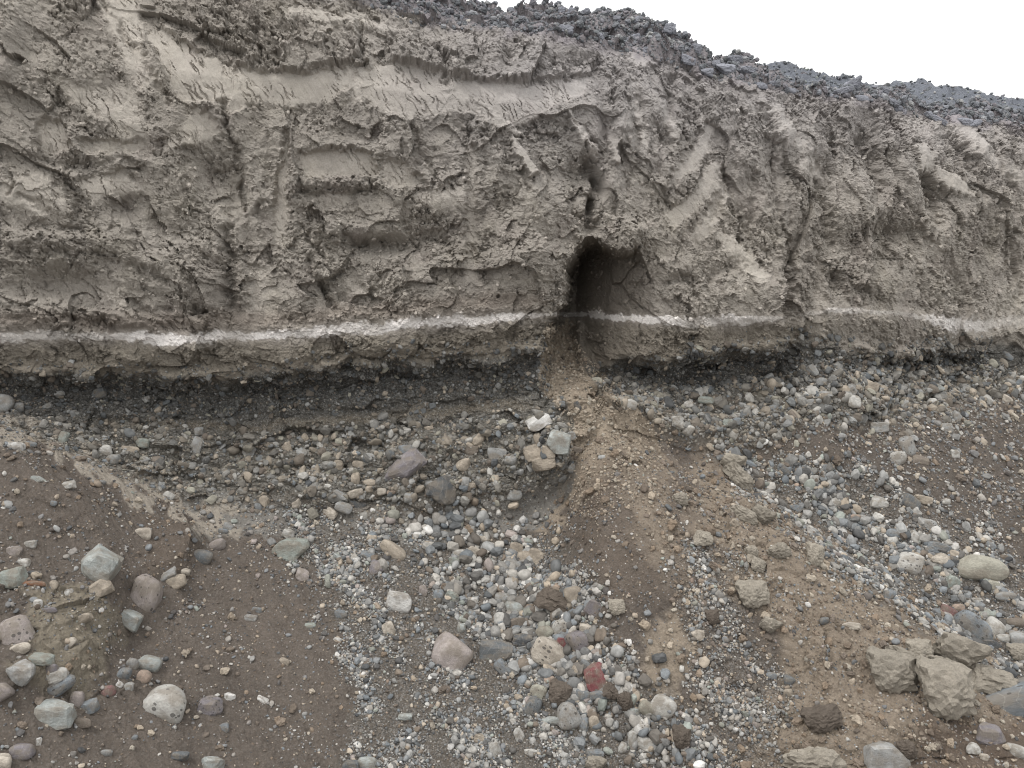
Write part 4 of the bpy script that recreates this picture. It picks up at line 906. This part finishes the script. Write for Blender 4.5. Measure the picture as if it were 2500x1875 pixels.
# x y w h angle(shown clockwise) shape colour ; shapes: r rounded, a angular, c clay clod, capital = dark speckles
DATA = """
2490 1712 240 100 -14 R blue|2302 1694 142 118 10 c clay|2168 1637 128 88 12 c clay|2333 1595 130 82 18 c clay|2300 1630 92 44 20 c clay|2408 1662 125 58 8 c clay
2243 1591 65 50 0 c clay|2210 1606 95 40 30 c clay|2007 1757 96 52 -10 c earth|1834 1452 80 58 0 c clay|2162 1851 96 68 10 a grey|1987 1862 148 74 0 c clay
2375 1530 86 56 45 R blue|2432 1532 50 38 45 r pale|2413 1500 42 26 10 a green|2396 1384 118 58 8 r olive|2225 1373 72 50 20 R pale|2296 1363 48 28 0 a cream
2339 1355 45 20 15 r tan|2320 1495 46 26 30 r red|2340 1483 28 20 0 r orange|2491 1558 50 36 0 r grey|2420 1573 45 22 10 a dark|2453 1557 34 18 0 r pale
2487 1521 55 25 5 r brown|2483 1593 50 35 0 c clay|2168 1454 24 34 20 a blue|2013 1515 22 18 0 r slate|2080 1529 48 17 5 a cream|1703 1548 30 24 0 a cream
1884 1649 24 18 10 r blue|1928 1660 28 24 0 r slate|1924 1690 24 18 0 r tan|1616 1724 58 54 25 r pale|1662 1801 50 46 10 c earth|1832 1757 16 24 0 r blue
1846 1770 18 18 0 r pink|2225 1226 46 32 30 r slate|2147 1226 38 28 15 a pale|2253 1218 42 20 12 a tan|2034 1224 32 24 0 r pale|1942 1239 30 18 10 a blue
2088 1263 26 16 0 r orange|2183 1302 40 22 15 r blue|2216 1307 38 17 5 r slate|2237 1311 30 24 35 a pale|2179 1317 30 18 0 r pale|2292 1336 62 24 8 a blue
2262 1280 46 30 20 R grey|2329 1368 20 20 0 a dark|2418 1333 30 20 20 r blue|2324 1422 32 36 20 a green|2385 1465 24 12 0 r pale|2455 1454 50 20 5 r grey
2422 1428 32 24 0 r olive|1816 1262 72 38 32 c clay|1854 1261 62 44 25 c clay|1834 1347 32 30 0 c clay|1901 1348 54 40 -15 c clay|1849 1379 42 32 30 c clay
1987 1360 48 54 20 c clay|1713 1314 45 34 0 c clay|1658 1220 38 34 0 c clay|1739 1506 36 32 0 c earth|1881 1524 50 36 20 c clay|2374 1827 34 24 -10 a pale
2483 1835 50 32 20 r pale|2402 1848 22 16 0 r cream|2420 1792 70 45 15 a purple|2206 1829 50 45 0 c earth|1786 1130 60 40 10 c clay|1803 1170 84 44 52 c clay
2216 1090 50 34 75 R grey|2191 1117 38 33 -10 R pale|2247 1123 38 24 20 a brown|2311 1043 28 22 0 a grey|2145 1041 42 24 0 a grey|2085 978 32 30 0 r pale
2079 952 22 26 20 a grey|2122 944 40 26 10 r tan|2223 916 25 18 0 r pale|2208 988 20 22 0 r grey|1722 976 38 18 5 r green|1917 987 27 19 5 r tan
1886 997 20 18 0 r blue|1679 986 22 18 -20 r pale|1654 1031 30 32 0 a pale|1681 1050 24 28 30 r pale|1776 1030 22 18 0 a green|1798 1027 18 18 0 r blue
2096 1023 24 20 0 r grey|2459 974 26 20 30 r cream|2458 869 28 14 35 r blue|2336 1016 22 22 30 a grey|2286 947 36 18 5 a teal|2005 930 28 20 -10 r grey
1972 982 28 14 -10 a grey|2016 960 32 12 5 a grey|1827 1129 40 17 32 a blue|1913 1147 34 20 40 a blue|1986 1168 20 16 0 a pale|2309 1225 20 16 0 r pale
2332 1107 22 22 0 a pale|1873 860 14 14 -30 a blue|1985 902 18 28 -40 a grey
1315 1029 56 34 -28 a white|1362 1076 54 54 10 a teal|1397 1062 24 20 -20 a grey|1213 1111 46 36 5 a grey|1300 1105 42 38 -15 a tan|1340 1104 34 26 10 a tan
1327 1133 54 32 -8 a tan|986 1139 102 52 -38 a purple|1078 1194 70 68 10 a dark|867 1170 22 33 0 r tan|902 1177 32 17 -5 r tan|868 1204 40 20 -20 r cream
902 1194 20 18 0 r tan|933 1200 22 18 0 r cream|956 1199 22 17 0 r orange|830 1211 44 22 30 a grey|873 1232 40 20 5 a dark|839 1239 40 24 20 r grey
806 1251 34 22 35 a cream|998 1214 26 24 0 r grey|1257 1207 36 28 5 r grey|1148 1260 46 24 5 r olive|1108 1266 32 26 20 r grey|1140 1210 26 20 0 r brown
1152 1185 24 14 0 r tan|1100 1235 22 12 0 r tan|1130 1133 34 32 0 r tan|951 1108 22 18 0 r slate|990 1096 34 20 0 a blue|874 1133 28 18 15 r tan
826 1135 20 24 0 a tan|1166 1076 36 24 -45 a tan|1144 1098 46 22 0 a brown|1529 982 52 27 12 r pale|1373 986 14 14 0 a blue|1410 991 14 24 -30 a dark
1404 1096 32 14 15 a brown|1395 1143 20 24 20 a grey|1369 1138 18 16 0 a tan|1246 1125 30 22 0 r grey
8 983 48 46 0 r grey|43 994 34 24 0 r grey|39 1091 33 26 0 a white|74 1083 32 14 5 r blue|316 1097 47 19 8 r tan|256 1098 36 28 0 r pale
354 1121 26 16 0 r grey|348 1082 33 24 10 a green|481 1087 24 42 15 a grey|485 1053 20 20 0 a grey|277 1121 30 26 0 r grey|773 1143 26 28 -10 r tan
803 1136 24 20 0 r grey|725 1231 22 24 -20 a cream|154 1071 22 34 15 a green|164 1185 38 20 -10 a pale|92 1169 30 14 15 a teal|130 1229 16 12 10 r blue
240 962 38 24 -18 a slate|146 959 22 12 0 a grey|112 993 30 12 -25 a grey|356 973 20 10 -20 a grey|702 1090 22 20 30 r tan|744 1067 16 18 -30 r tan
103 912 17 15 0 r tan|79 921 14 16 0 r grey|704 1128 24 13 0 a dark|610 1102 28 26 20 a grey
37 1542 80 74 -20 R pink|28 1412 58 50 -15 a green|240 1379 84 74 30 a teal|246 1433 48 40 -20 a tan|360 1448 62 88 15 R pink|430 1420 44 34 -10 r tan
451 1396 24 18 20 r cream|407 1407 56 22 -35 a grey|313 1511 60 40 20 a teal|351 1303 40 30 0 r cream|492 1358 52 32 15 r slate|529 1331 42 28 -20 r pink
710 1338 80 54 -18 a green|544 1297 26 14 0 r blue|558 1285 24 18 20 r grey|705 1302 28 20 25 a pale|740 1401 30 26 10 a pink|37 1348 32 28 0 a pink
83 1424 58 14 3 r rust|84 1401 34 15 8 a dark|73 1329 30 18 -5 a pale|60 1373 24 20 -10 a pale|52 1584 42 28 -18 r cream|94 1610 66 28 5 a green
53 1643 66 56 -15 a grey|140 1649 44 34 -10 a pale|125 1632 30 20 -15 r purple|148 1676 70 36 -30 R blue|8 1688 46 44 0 r pink|134 1741 90 62 0 a teal
197 1763 52 22 2 r brown|190 1706 32 44 10 r pink|222 1722 38 32 -20 a blue|264 1686 32 28 0 r red|303 1646 28 34 15 R blue|323 1618 28 28 0 r grey
362 1621 54 38 20 r teal|350 1655 32 36 30 r orange|407 1717 98 84 25 R pale|515 1723 54 42 15 A purple|314 1677 24 22 0 r grey|291 1672 17 16 30 r white
518 1865 54 38 5 a teal|8 1861 46 40 0 r cream|55 1833 50 36 -10 r purple|441 1845 38 24 10 a slate|547 1777 24 20 -20 a blue|260 1838 26 18 10 r grey
329 1802 20 14 -35 a blue|629 1489 24 14 15 r blue|611 1507 30 14 10 a grey|756 1528 28 15 -5 r green|831 1499 30 22 40 r blue|694 1614 26 14 15 a tan
560 1700 28 16 0 a white|641 1709 28 14 25 a white|827 1365 32 18 30 a teal|866 1368 18 14 0 r white|825 1561 20 13 20 r white|169 1446 18 20 15 r white
92 1473 22 20 10 r white|122 1489 34 14 -3 r purple|133 1427 20 24 -20 r tan|171 1569 30 20 -35 r cream|199 1513 50 22 -28 a tan|96 1812 12 22 0 a white
1100 1592 88 82 40 r pink|1342 1595 94 60 32 R cream|1211 1586 76 48 8 a slate|1275 1564 46 40 10 a dark|1456 1652 54 60 -15 a maroon|1373 1532 48 46 0 R pale
1328 1544 42 38 20 r olive|1413 1570 52 62 -30 R purple|1369 1570 30 30 0 a maroon|1263 1523 40 34 -10 a brown|1361 1499 36 28 0 a earth|1319 1487 26 38 10 a white
1294 1495 36 36 0 r brown|1254 1485 46 34 10 r teal|1226 1460 38 24 5 r grey|1400 1448 44 38 -20 r tan|1352 1462 86 46 12 c earth|1448 1483 40 36 30 a purple
1506 1483 42 34 0 c clay|1430 1535 32 26 5 r cream|1103 1457 32 26 25 A green|1071 1452 26 28 10 r blue|974 1472 58 54 10 a white|959 1343 66 34 36 r tan
1123 1352 37 24 5 r pale|1163 1348 40 24 18 r cream|1255 1378 46 22 30 r grey|1277 1362 30 38 10 a tan|1305 1357 36 36 30 a tan|1261 1335 32 24 5 a tan
1187 1336 26 22 0 r grey|1181 1316 30 16 5 r cream|1224 1346 18 18 0 r orange|1279 1410 26 22 30 a teal|1286 1323 26 22 30 a green|1109 1368 28 20 10 a green
918 1386 32 32 20 a purple|896 1355 32 18 15 a blue|907 1313 24 18 15 r tan|1149 1296 18 28 0 a grey|1341 1658 26 20 0 r orange|1411 1643 38 20 35 a tan
1343 1635 40 22 38 r tan|1405 1607 34 24 -10 r blue|1508 1662 30 24 0 r grey|1544 1688 46 26 38 R pale|1526 1712 38 48 0 c earth|1490 1684 38 32 20 c earth
1548 1741 32 28 5 a teal|1579 1731 44 34 35 r olive|1565 1772 34 34 0 R white|1450 1764 28 38 -10 r tan|1388 1750 56 68 -25 R grey|1424 1768 28 32 10 a blue
1301 1725 38 44 10 R slate|1314 1686 40 36 25 R olive|1364 1695 60 50 25 c earth|1421 1697 38 32 0 r blue|1459 1699 38 24 -10 a blue|1411 1670 22 22 0 r white
1346 1760 46 20 8 a teal|1331 1773 24 18 10 r pale|1354 1789 20 18 0 r pink|1579 1814 48 30 12 r pale|1545 1804 24 42 5 r pale|1521 1825 20 26 20 r pale
1451 1868 50 40 10 c clay|1451 1840 42 26 15 a blue|1620 1802 38 26 0 c earth|1267 1793 22 32 -20 a pale|1209 1829 26 32 -25 a pale|1170 1803 26 22 20 a tan
1296 1837 36 16 0 a pale|896 1864 46 36 10 r teal|857 1869 38 24 0 a slate|989 1750 32 20 10 a teal|949 1534 28 30 -30 a cream|1157 1467 20 18 0 a white
1033 1443 22 26 15 a pink|1191 1552 26 16 10 a white|1231 1635 56 26 50 R blue|1126 1533 20 22 0 r teal|1154 1500 20 24 0 r blue
"""
def parse():
    for ln in DATA.strip().splitlines():
        for it in ln.split('|'):
            x, y, w, h, a, s, c = it.split(); yield float(x), float(y), float(w), float(h), float(a), s, c
items = list(parse())

# landmarks with hand-written labels; every other stone is described by its look and its nearest landmark
LAND = {
 (2490,1712): ('the right-edge boulder', 'largest smooth blue-grey boulder, dark speckled, half cut off at the right edge'),
 (2302,1694): ('the largest clay block', 'largest yellowish clay block, left of the big blue-grey boulder'),
 (2168,1637): ('the left clay block', 'rough clay block at the left end of the clay block pile'),
 (2396,1384): ('the long olive boulder', 'long olive-grey boulder lying flat in the right gravel gully'),
 (2375,1530): ('the speckled blue oval boulder', 'speckled blue-grey oval boulder just above the pile of clay blocks'),
 (2225,1373): ('the pale speckled gully boulder', 'pale speckled boulder embedded to the left of the long olive boulder'),
 (2320,1495): ('the brick-red stone', 'small brick-red rounded stone in the right gravel gully'),
 (1834,1452): ('the pale lone clod', 'pale clay clod standing alone in the middle of the tan fan'),
 (2007,1757): ('the dark-faced clod', 'clod with a dark damp face low on the tan fan, above the frame bottom'),
 (1803,1170): ('the tall clay slab', 'long upright clay slab near the top right of the fan'),
 (2216,1090): ('the upright speckled boulder', 'upright speckled grey boulder, the taller of a pair on the right slope'),
 (2085,978): ('the round pale bank boulder', 'round pale boulder sticking out of the bank under the right cliff'),
 (1529,982): ('the whitish oval boulder', 'whitish oval boulder in the bank just right of the fan neck'),
 (1315,1029): ('the white angular block', 'white angular block jutting from the bank left of the fan neck'),
 (1362,1076): ('the greenish bank boulder', 'greenish-grey boulder right beside the tan fan neck'),
 (986,1139): ('the long slanting boulder', 'long grey boulder slanting up to the right in the cobble bank'),
 (1078,1194): ('the dark bank boulder', 'nearly black blue-grey boulder with a tan cap in the cobble bank'),
 (256,1098): ('the pale left-bank cobble', 'pale rounded cobble above the dusty ridge at the left'),
 (481,1087): ('the upright bank stone', 'upright angular grey stone in the left part of the cobble bank'),
 (240,1379): ('the crescent stone', 'large pale green crescent-shaped stone half buried at the left'),
 (360,1448): ('the pinkish egg-shaped boulder', 'upright egg-shaped pinkish boulder with dark blotches at the left'),
 (37,1542): ('the left-edge pink boulder', 'big pinkish boulder with dark spots near the left edge'),
 (407,1717): ('the largest pale boulder', 'largest pale boulder with round dark spots, lower left'),
 (134,1741): ('the square pale green block', 'square pale green-grey block in the lower left corner'),
 (710,1338): ('the green-grey hollow stone', 'green-grey angular stone with a hollowed top left of the gravel stream'),
 (492,1358): ('the slate mound cobble', 'slate-coloured rounded cobble just right of the brown mound'),
 (83,1424): ('the rusty stick-like stone', 'thin rust-brown stick-like stone at the left edge'),
 (1100,1592): ('the pink-brown boulder', 'smooth pink-brown boulder standing alone left in the gravel stream'),
 (1342,1595): ('the cream freckled boulder', 'cream oval boulder covered in dark freckles amid the cobbles'),
 (1456,1652): ('the maroon stone', 'deep maroon angular stone amid the cobbles'),
 (1373,1532): ('the round pale cobble', 'round pale cobble above the cream freckled boulder'),
 (1211,1586): ('the blue-green slab stone', 'blue-green angular stone right of the pink-brown boulder'),
 (1388,1750): ('the big grey teardrop cobble', 'big grey teardrop-shaped cobble near the bottom of the cobble pile'),
 (1616,1724): ('the pale end block', 'pale rounded block at the lower right end of the cobble pile'),
 (974,1472): ('the white knobbly stone', 'white and tan knobbly stone at the upper left of the gravel stream'),
 (959,1343): ('the long tan cobble', 'long tan cobble slanting down right at the head of the stream'),
 (1352,1462): ('the dark earth lump', 'dark earth lump lying on the cobbles at the top of the pile'),
 (1548,1741): ('the teal stone', 'small pale teal squarish stone near the end of the cobble pile'),
}
def dirword(dx, dy):
    a = math.degrees(math.atan2(dy, dx)) % 360
    return ['right of', 'below and right of', 'directly below', 'below and left of', 'left of', 'above and left of', 'directly above', 'above and right of'][int(((a + 22.5) % 360) // 45)]
land_xy = np.array(list(LAND.keys()), float); land_nm = [v[0] for v in LAND.values()]
labels = []; seen = {}
for (x, y, w, h, a, s, c) in items:
    if (int(x), int(y)) in LAND: labels.append(LAND[(int(x), int(y))][1]); continue
    big = max(w, h); size = 'tiny' if big < 22 else 'small' if big < 34 else 'medium' if big < 52 else 'large'
    ar = max(w, h) / min(w, h)
    shp = {'r': 'rounded', 'a': 'angular', 'c': 'rough'}[s.lower()]
    if ar > 1.75: shp = 'long ' + shp
    kind = {'c': 'clod'}.get(s.lower(), 'cobble' if s.lower() == 'r' else 'stone')
    cw = COLWORD[c] + (' speckled' if s.isupper() else '')
    d2 = np.hypot(land_xy[:, 0] - x, land_xy[:, 1] - y); k = int(np.argmin(d2)); dist = d2[k]
    how = 'just ' if dist < 75 else 'a little ' if dist < 150 else 'some way '
    dw = dirword(x - land_xy[k, 0], y - land_xy[k, 1])
    labels.append([size, cw, shp, kind, how + dw + ' ' + land_nm[k]])
def flatl(l):
    if isinstance(l, str): return l
    q = '%s %s %s %s, %s' % tuple(l)
    for pre in ('just ', 'a little ', 'some way '):
        if len(q.split()) > 15: q = q.replace(', ' + pre, ', ')
    if len(q.split()) > 15: q = q.replace(' and left of', ' left of').replace(' and right of', ' right of').replace('directly ', '')
    if len(q.split()) > 15: q = q.replace('medium ', '')
    return q
for _ in range(2):
    groups = {}
    for i, l in enumerate(labels): groups.setdefault(flatl(l), []).append(i)
    for k, ids in groups.items():
        if len(ids) < 2: continue
        ys = [items[i][1] for i in ids]; xs = [items[i][0] for i in ids]
        hor = max(xs) - min(xs) > max(ys) - min(ys)
        ids = sorted(ids, key=lambda i: items[i][0] if hor else items[i][1])
        wd_ = (['leftmost', 'rightmost'] if hor else ['upper', 'lower']) if len(ids) == 2 else (['leftmost', 'middle', 'rightmost'] if hor else ['topmost', 'middle', 'lowest'])
        for i, q in zip(ids, wd_): labels[i] = q + ' ' + flatl(labels[i])
used_xy = []
def set_thing(o, name, label, cat, group, color):
    o['label'] = label; o['category'] = cat
    if group: o['group'] = group
    o.color = (*color, 1)
def place(x, y, w, h, ang, mesh, depthk=0.8, rise=-0.12):
    p, n = ground_at(x, y + h * 0.12)
    if p is None: return None
    dist = (p - np.array([0, 0, CAMZ])) @ -CAMB
    sx, sy = w * dist / F / 2, h * dist / F / 2
    sz = min(sx, sy) * depthk * random.uniform(0.85, 1.1)
    a = -math.radians(ang)
    xa = CAMR * math.cos(a) + CAMU * math.sin(a); ya = -CAMR * math.sin(a) + CAMU * math.cos(a); za = CAMB.copy()
    if random.random() < 0.5: xa, za = -xa, -za
    if random.random() < 0.5: ya, za = -ya, -za
    # centre on its own line of sight, sunk part way into the ground
    ctr = np.array(ray_point(x, y, p[1])); k = rise * sz
    ctr = ctr + (p - ctr) * 0.25 + n * k
    M = Matrix(((xa[0] * sx, ya[0] * sy, za[0] * sz, ctr[0]), (xa[1] * sx, ya[1] * sy, za[1] * sz, ctr[1]), (xa[2] * sx, ya[2] * sy, za[2] * sz, ctr[2]), (0, 0, 0, 1)))
    return M
def add_obj(name, mesh, M, mat=None):
    o = bpy.data.objects.new(name, mesh); COL.objects.link(o); o.matrix_world = M
    if mat is not None:
        o.material_slots[0].link = 'OBJECT'; o.material_slots[0].material = mat
    return o
for i, (x, y, w, h, a, s, c) in enumerate(items):
    low_s = s.lower()
    mesh = {'r': ROUND, 'a': ANG, 'c': CLODS}[low_s][i * 7 % {'r': 10, 'a': 12, 'c': 7}[low_s]]
    M_ = place(x, y, w * 1.07, h * 1.07, a, mesh, 1.0 if low_s == 'c' else 0.8, 0.3 if low_s == 'c' else -0.08)
    if M_ is None: continue
    big = max(w, h)
    if low_s == 'c': nm, cat, grp = 'clay_clod', 'clod', 'clay and earth clods on the debris fan'
    elif big >= 60: nm, cat, grp = 'boulder', 'boulder', 'boulders among the scree'
    elif low_s == 'r': nm, cat, grp = 'cobble', 'cobble', 'rounded cobbles in the bank and scree'
    else: nm, cat, grp = 'angular_stone', 'stone', 'angular stones in the bank and scree'
    o = add_obj(nm, mesh, M_, M_SPOT if s.isupper() else None)
    base = lin(PAL[c]) * (1.15 if low_s != 'c' else 1.0) * random.uniform(0.9, 1.1)
    set_thing(o, nm, flatl(labels[i]), cat, grp, tuple(base))

# rim blocks one can tell apart
RIM = [(2082,190,70,30,-28,'slanting slab standing highest on the rim'),(2060,205,60,20,-20,'flat slab just below the slanting slab on the rim'),(2140,200,34,20,0,'block right of the slanting slab on the rim'),
 (2170,212,40,26,10,'block at the end of the rubble pile before the rim drops'),(2180,235,36,22,20,'block hanging at the rim corner, lower'),(2192,250,30,24,40,'lowest block at the dark rim corner'),
 (1634,62,40,34,0,'cube-like block standing up on the skyline crest'),(1700,112,36,26,20,'block on the steep end of the crest'),(1795,138,44,30,-15,'tallest block of the heap between crest and hill'),
 (1770,160,60,36,10,'large jagged block in the heap left of the spoil hill'),(1825,165,40,26,30,'block on the right flank of the small heap'),(1745,150,36,24,0,'block at the left flank of the small heap'),
 (1430,24,30,20,-10,'pointed block on the skyline above the cliff lip'),(1372,20,24,18,0,'squat block on the skyline'),(1395,22,22,18,20,'second block right of the squat skyline block'),
 (1553,44,44,24,5,'broad block on the skyline left of the cube-like block'),(1500,40,36,20,20,'flat block on the falling skyline'),(1590,60,34,24,10,'block between broad block and cube-like block'),
 (1180,12,20,14,0,'small block alone on the far left skyline'),(1250,20,24,14,10,'low block on the left skyline'),(1380,65,50,26,10,'dark clod on the rubble slope below the skyline'),
 (1460,85,44,24,15,'dark clod low on the rubble slope'),(1545,90,50,30,-10,'dark jagged clod in the middle of the rubble slope'),(1630,110,56,34,15,'large clod below the cube-like block'),
 (1680,140,48,28,10,'clod near the rim under the steep crest end'),(1925,205,50,16,15,'flat slab lying at the rim before the slabs'),(1985,212,44,14,8,'thin slab on the rim beside the flat slab'),
 (2040,222,40,14,10,'thin slab under the slanting slab'),(2105,225,44,18,5,'slab at the rim right below the slanting slab'),(2285,275,74,18,24,'long dark-edged slab overhanging the right rim'),
 (2350,280,60,24,12,'dark slab right of the overhanging slab'),(1130,40,26,14,0,'stone on the left rubble slope'),(1143,48,14,10,0,'pale pebble on the left rubble slope'),(1580,118,40,22,0,'clod above the rim left of the large clod'),
 (1890,190,30,16,0,'block at the foot of the left spoil hill'),(1860,195,36,20,10,'block right of the small heap'),(2380,285,40,20,0,'dark block right of the dark slab'),(1725,170,40,24,0,'block at the heap foot on the rim')]
for j, (x, y, w, h, a, lb) in enumerate(RIM):
    if x > 1840: y += 10
    p, n = ground_at(x, y + h * 0.45)
    M_ = place(x, y + h * 0.3, w * 0.85, h * 0.9, a, None, 0.9, 0.0)
    if M_ is None: continue
    if p is not None:
        ctr = np.array(ray_point(x, y + h * 0.28, p[1] + 0.02)); M_.translation = Vector(ctr)
    o = add_obj('rubble_block', CLODS[j % 7], M_, M_CLOD)
    cc = lin((138, 140, 148)) if 'pale' not in lb else lin((200, 196, 190))  # block colour lightened and blued to carry the haze
    set_thing(o, 'rubble_block', 'dark blue-grey ' + lb if 'pale' not in lb else lb, 'rubble block', 'rubble blocks along the cliff rim', tuple(cc * random.uniform(0.8, 1.1)))
print('rows', NR, 'cols', NC, 'stones', len(items))
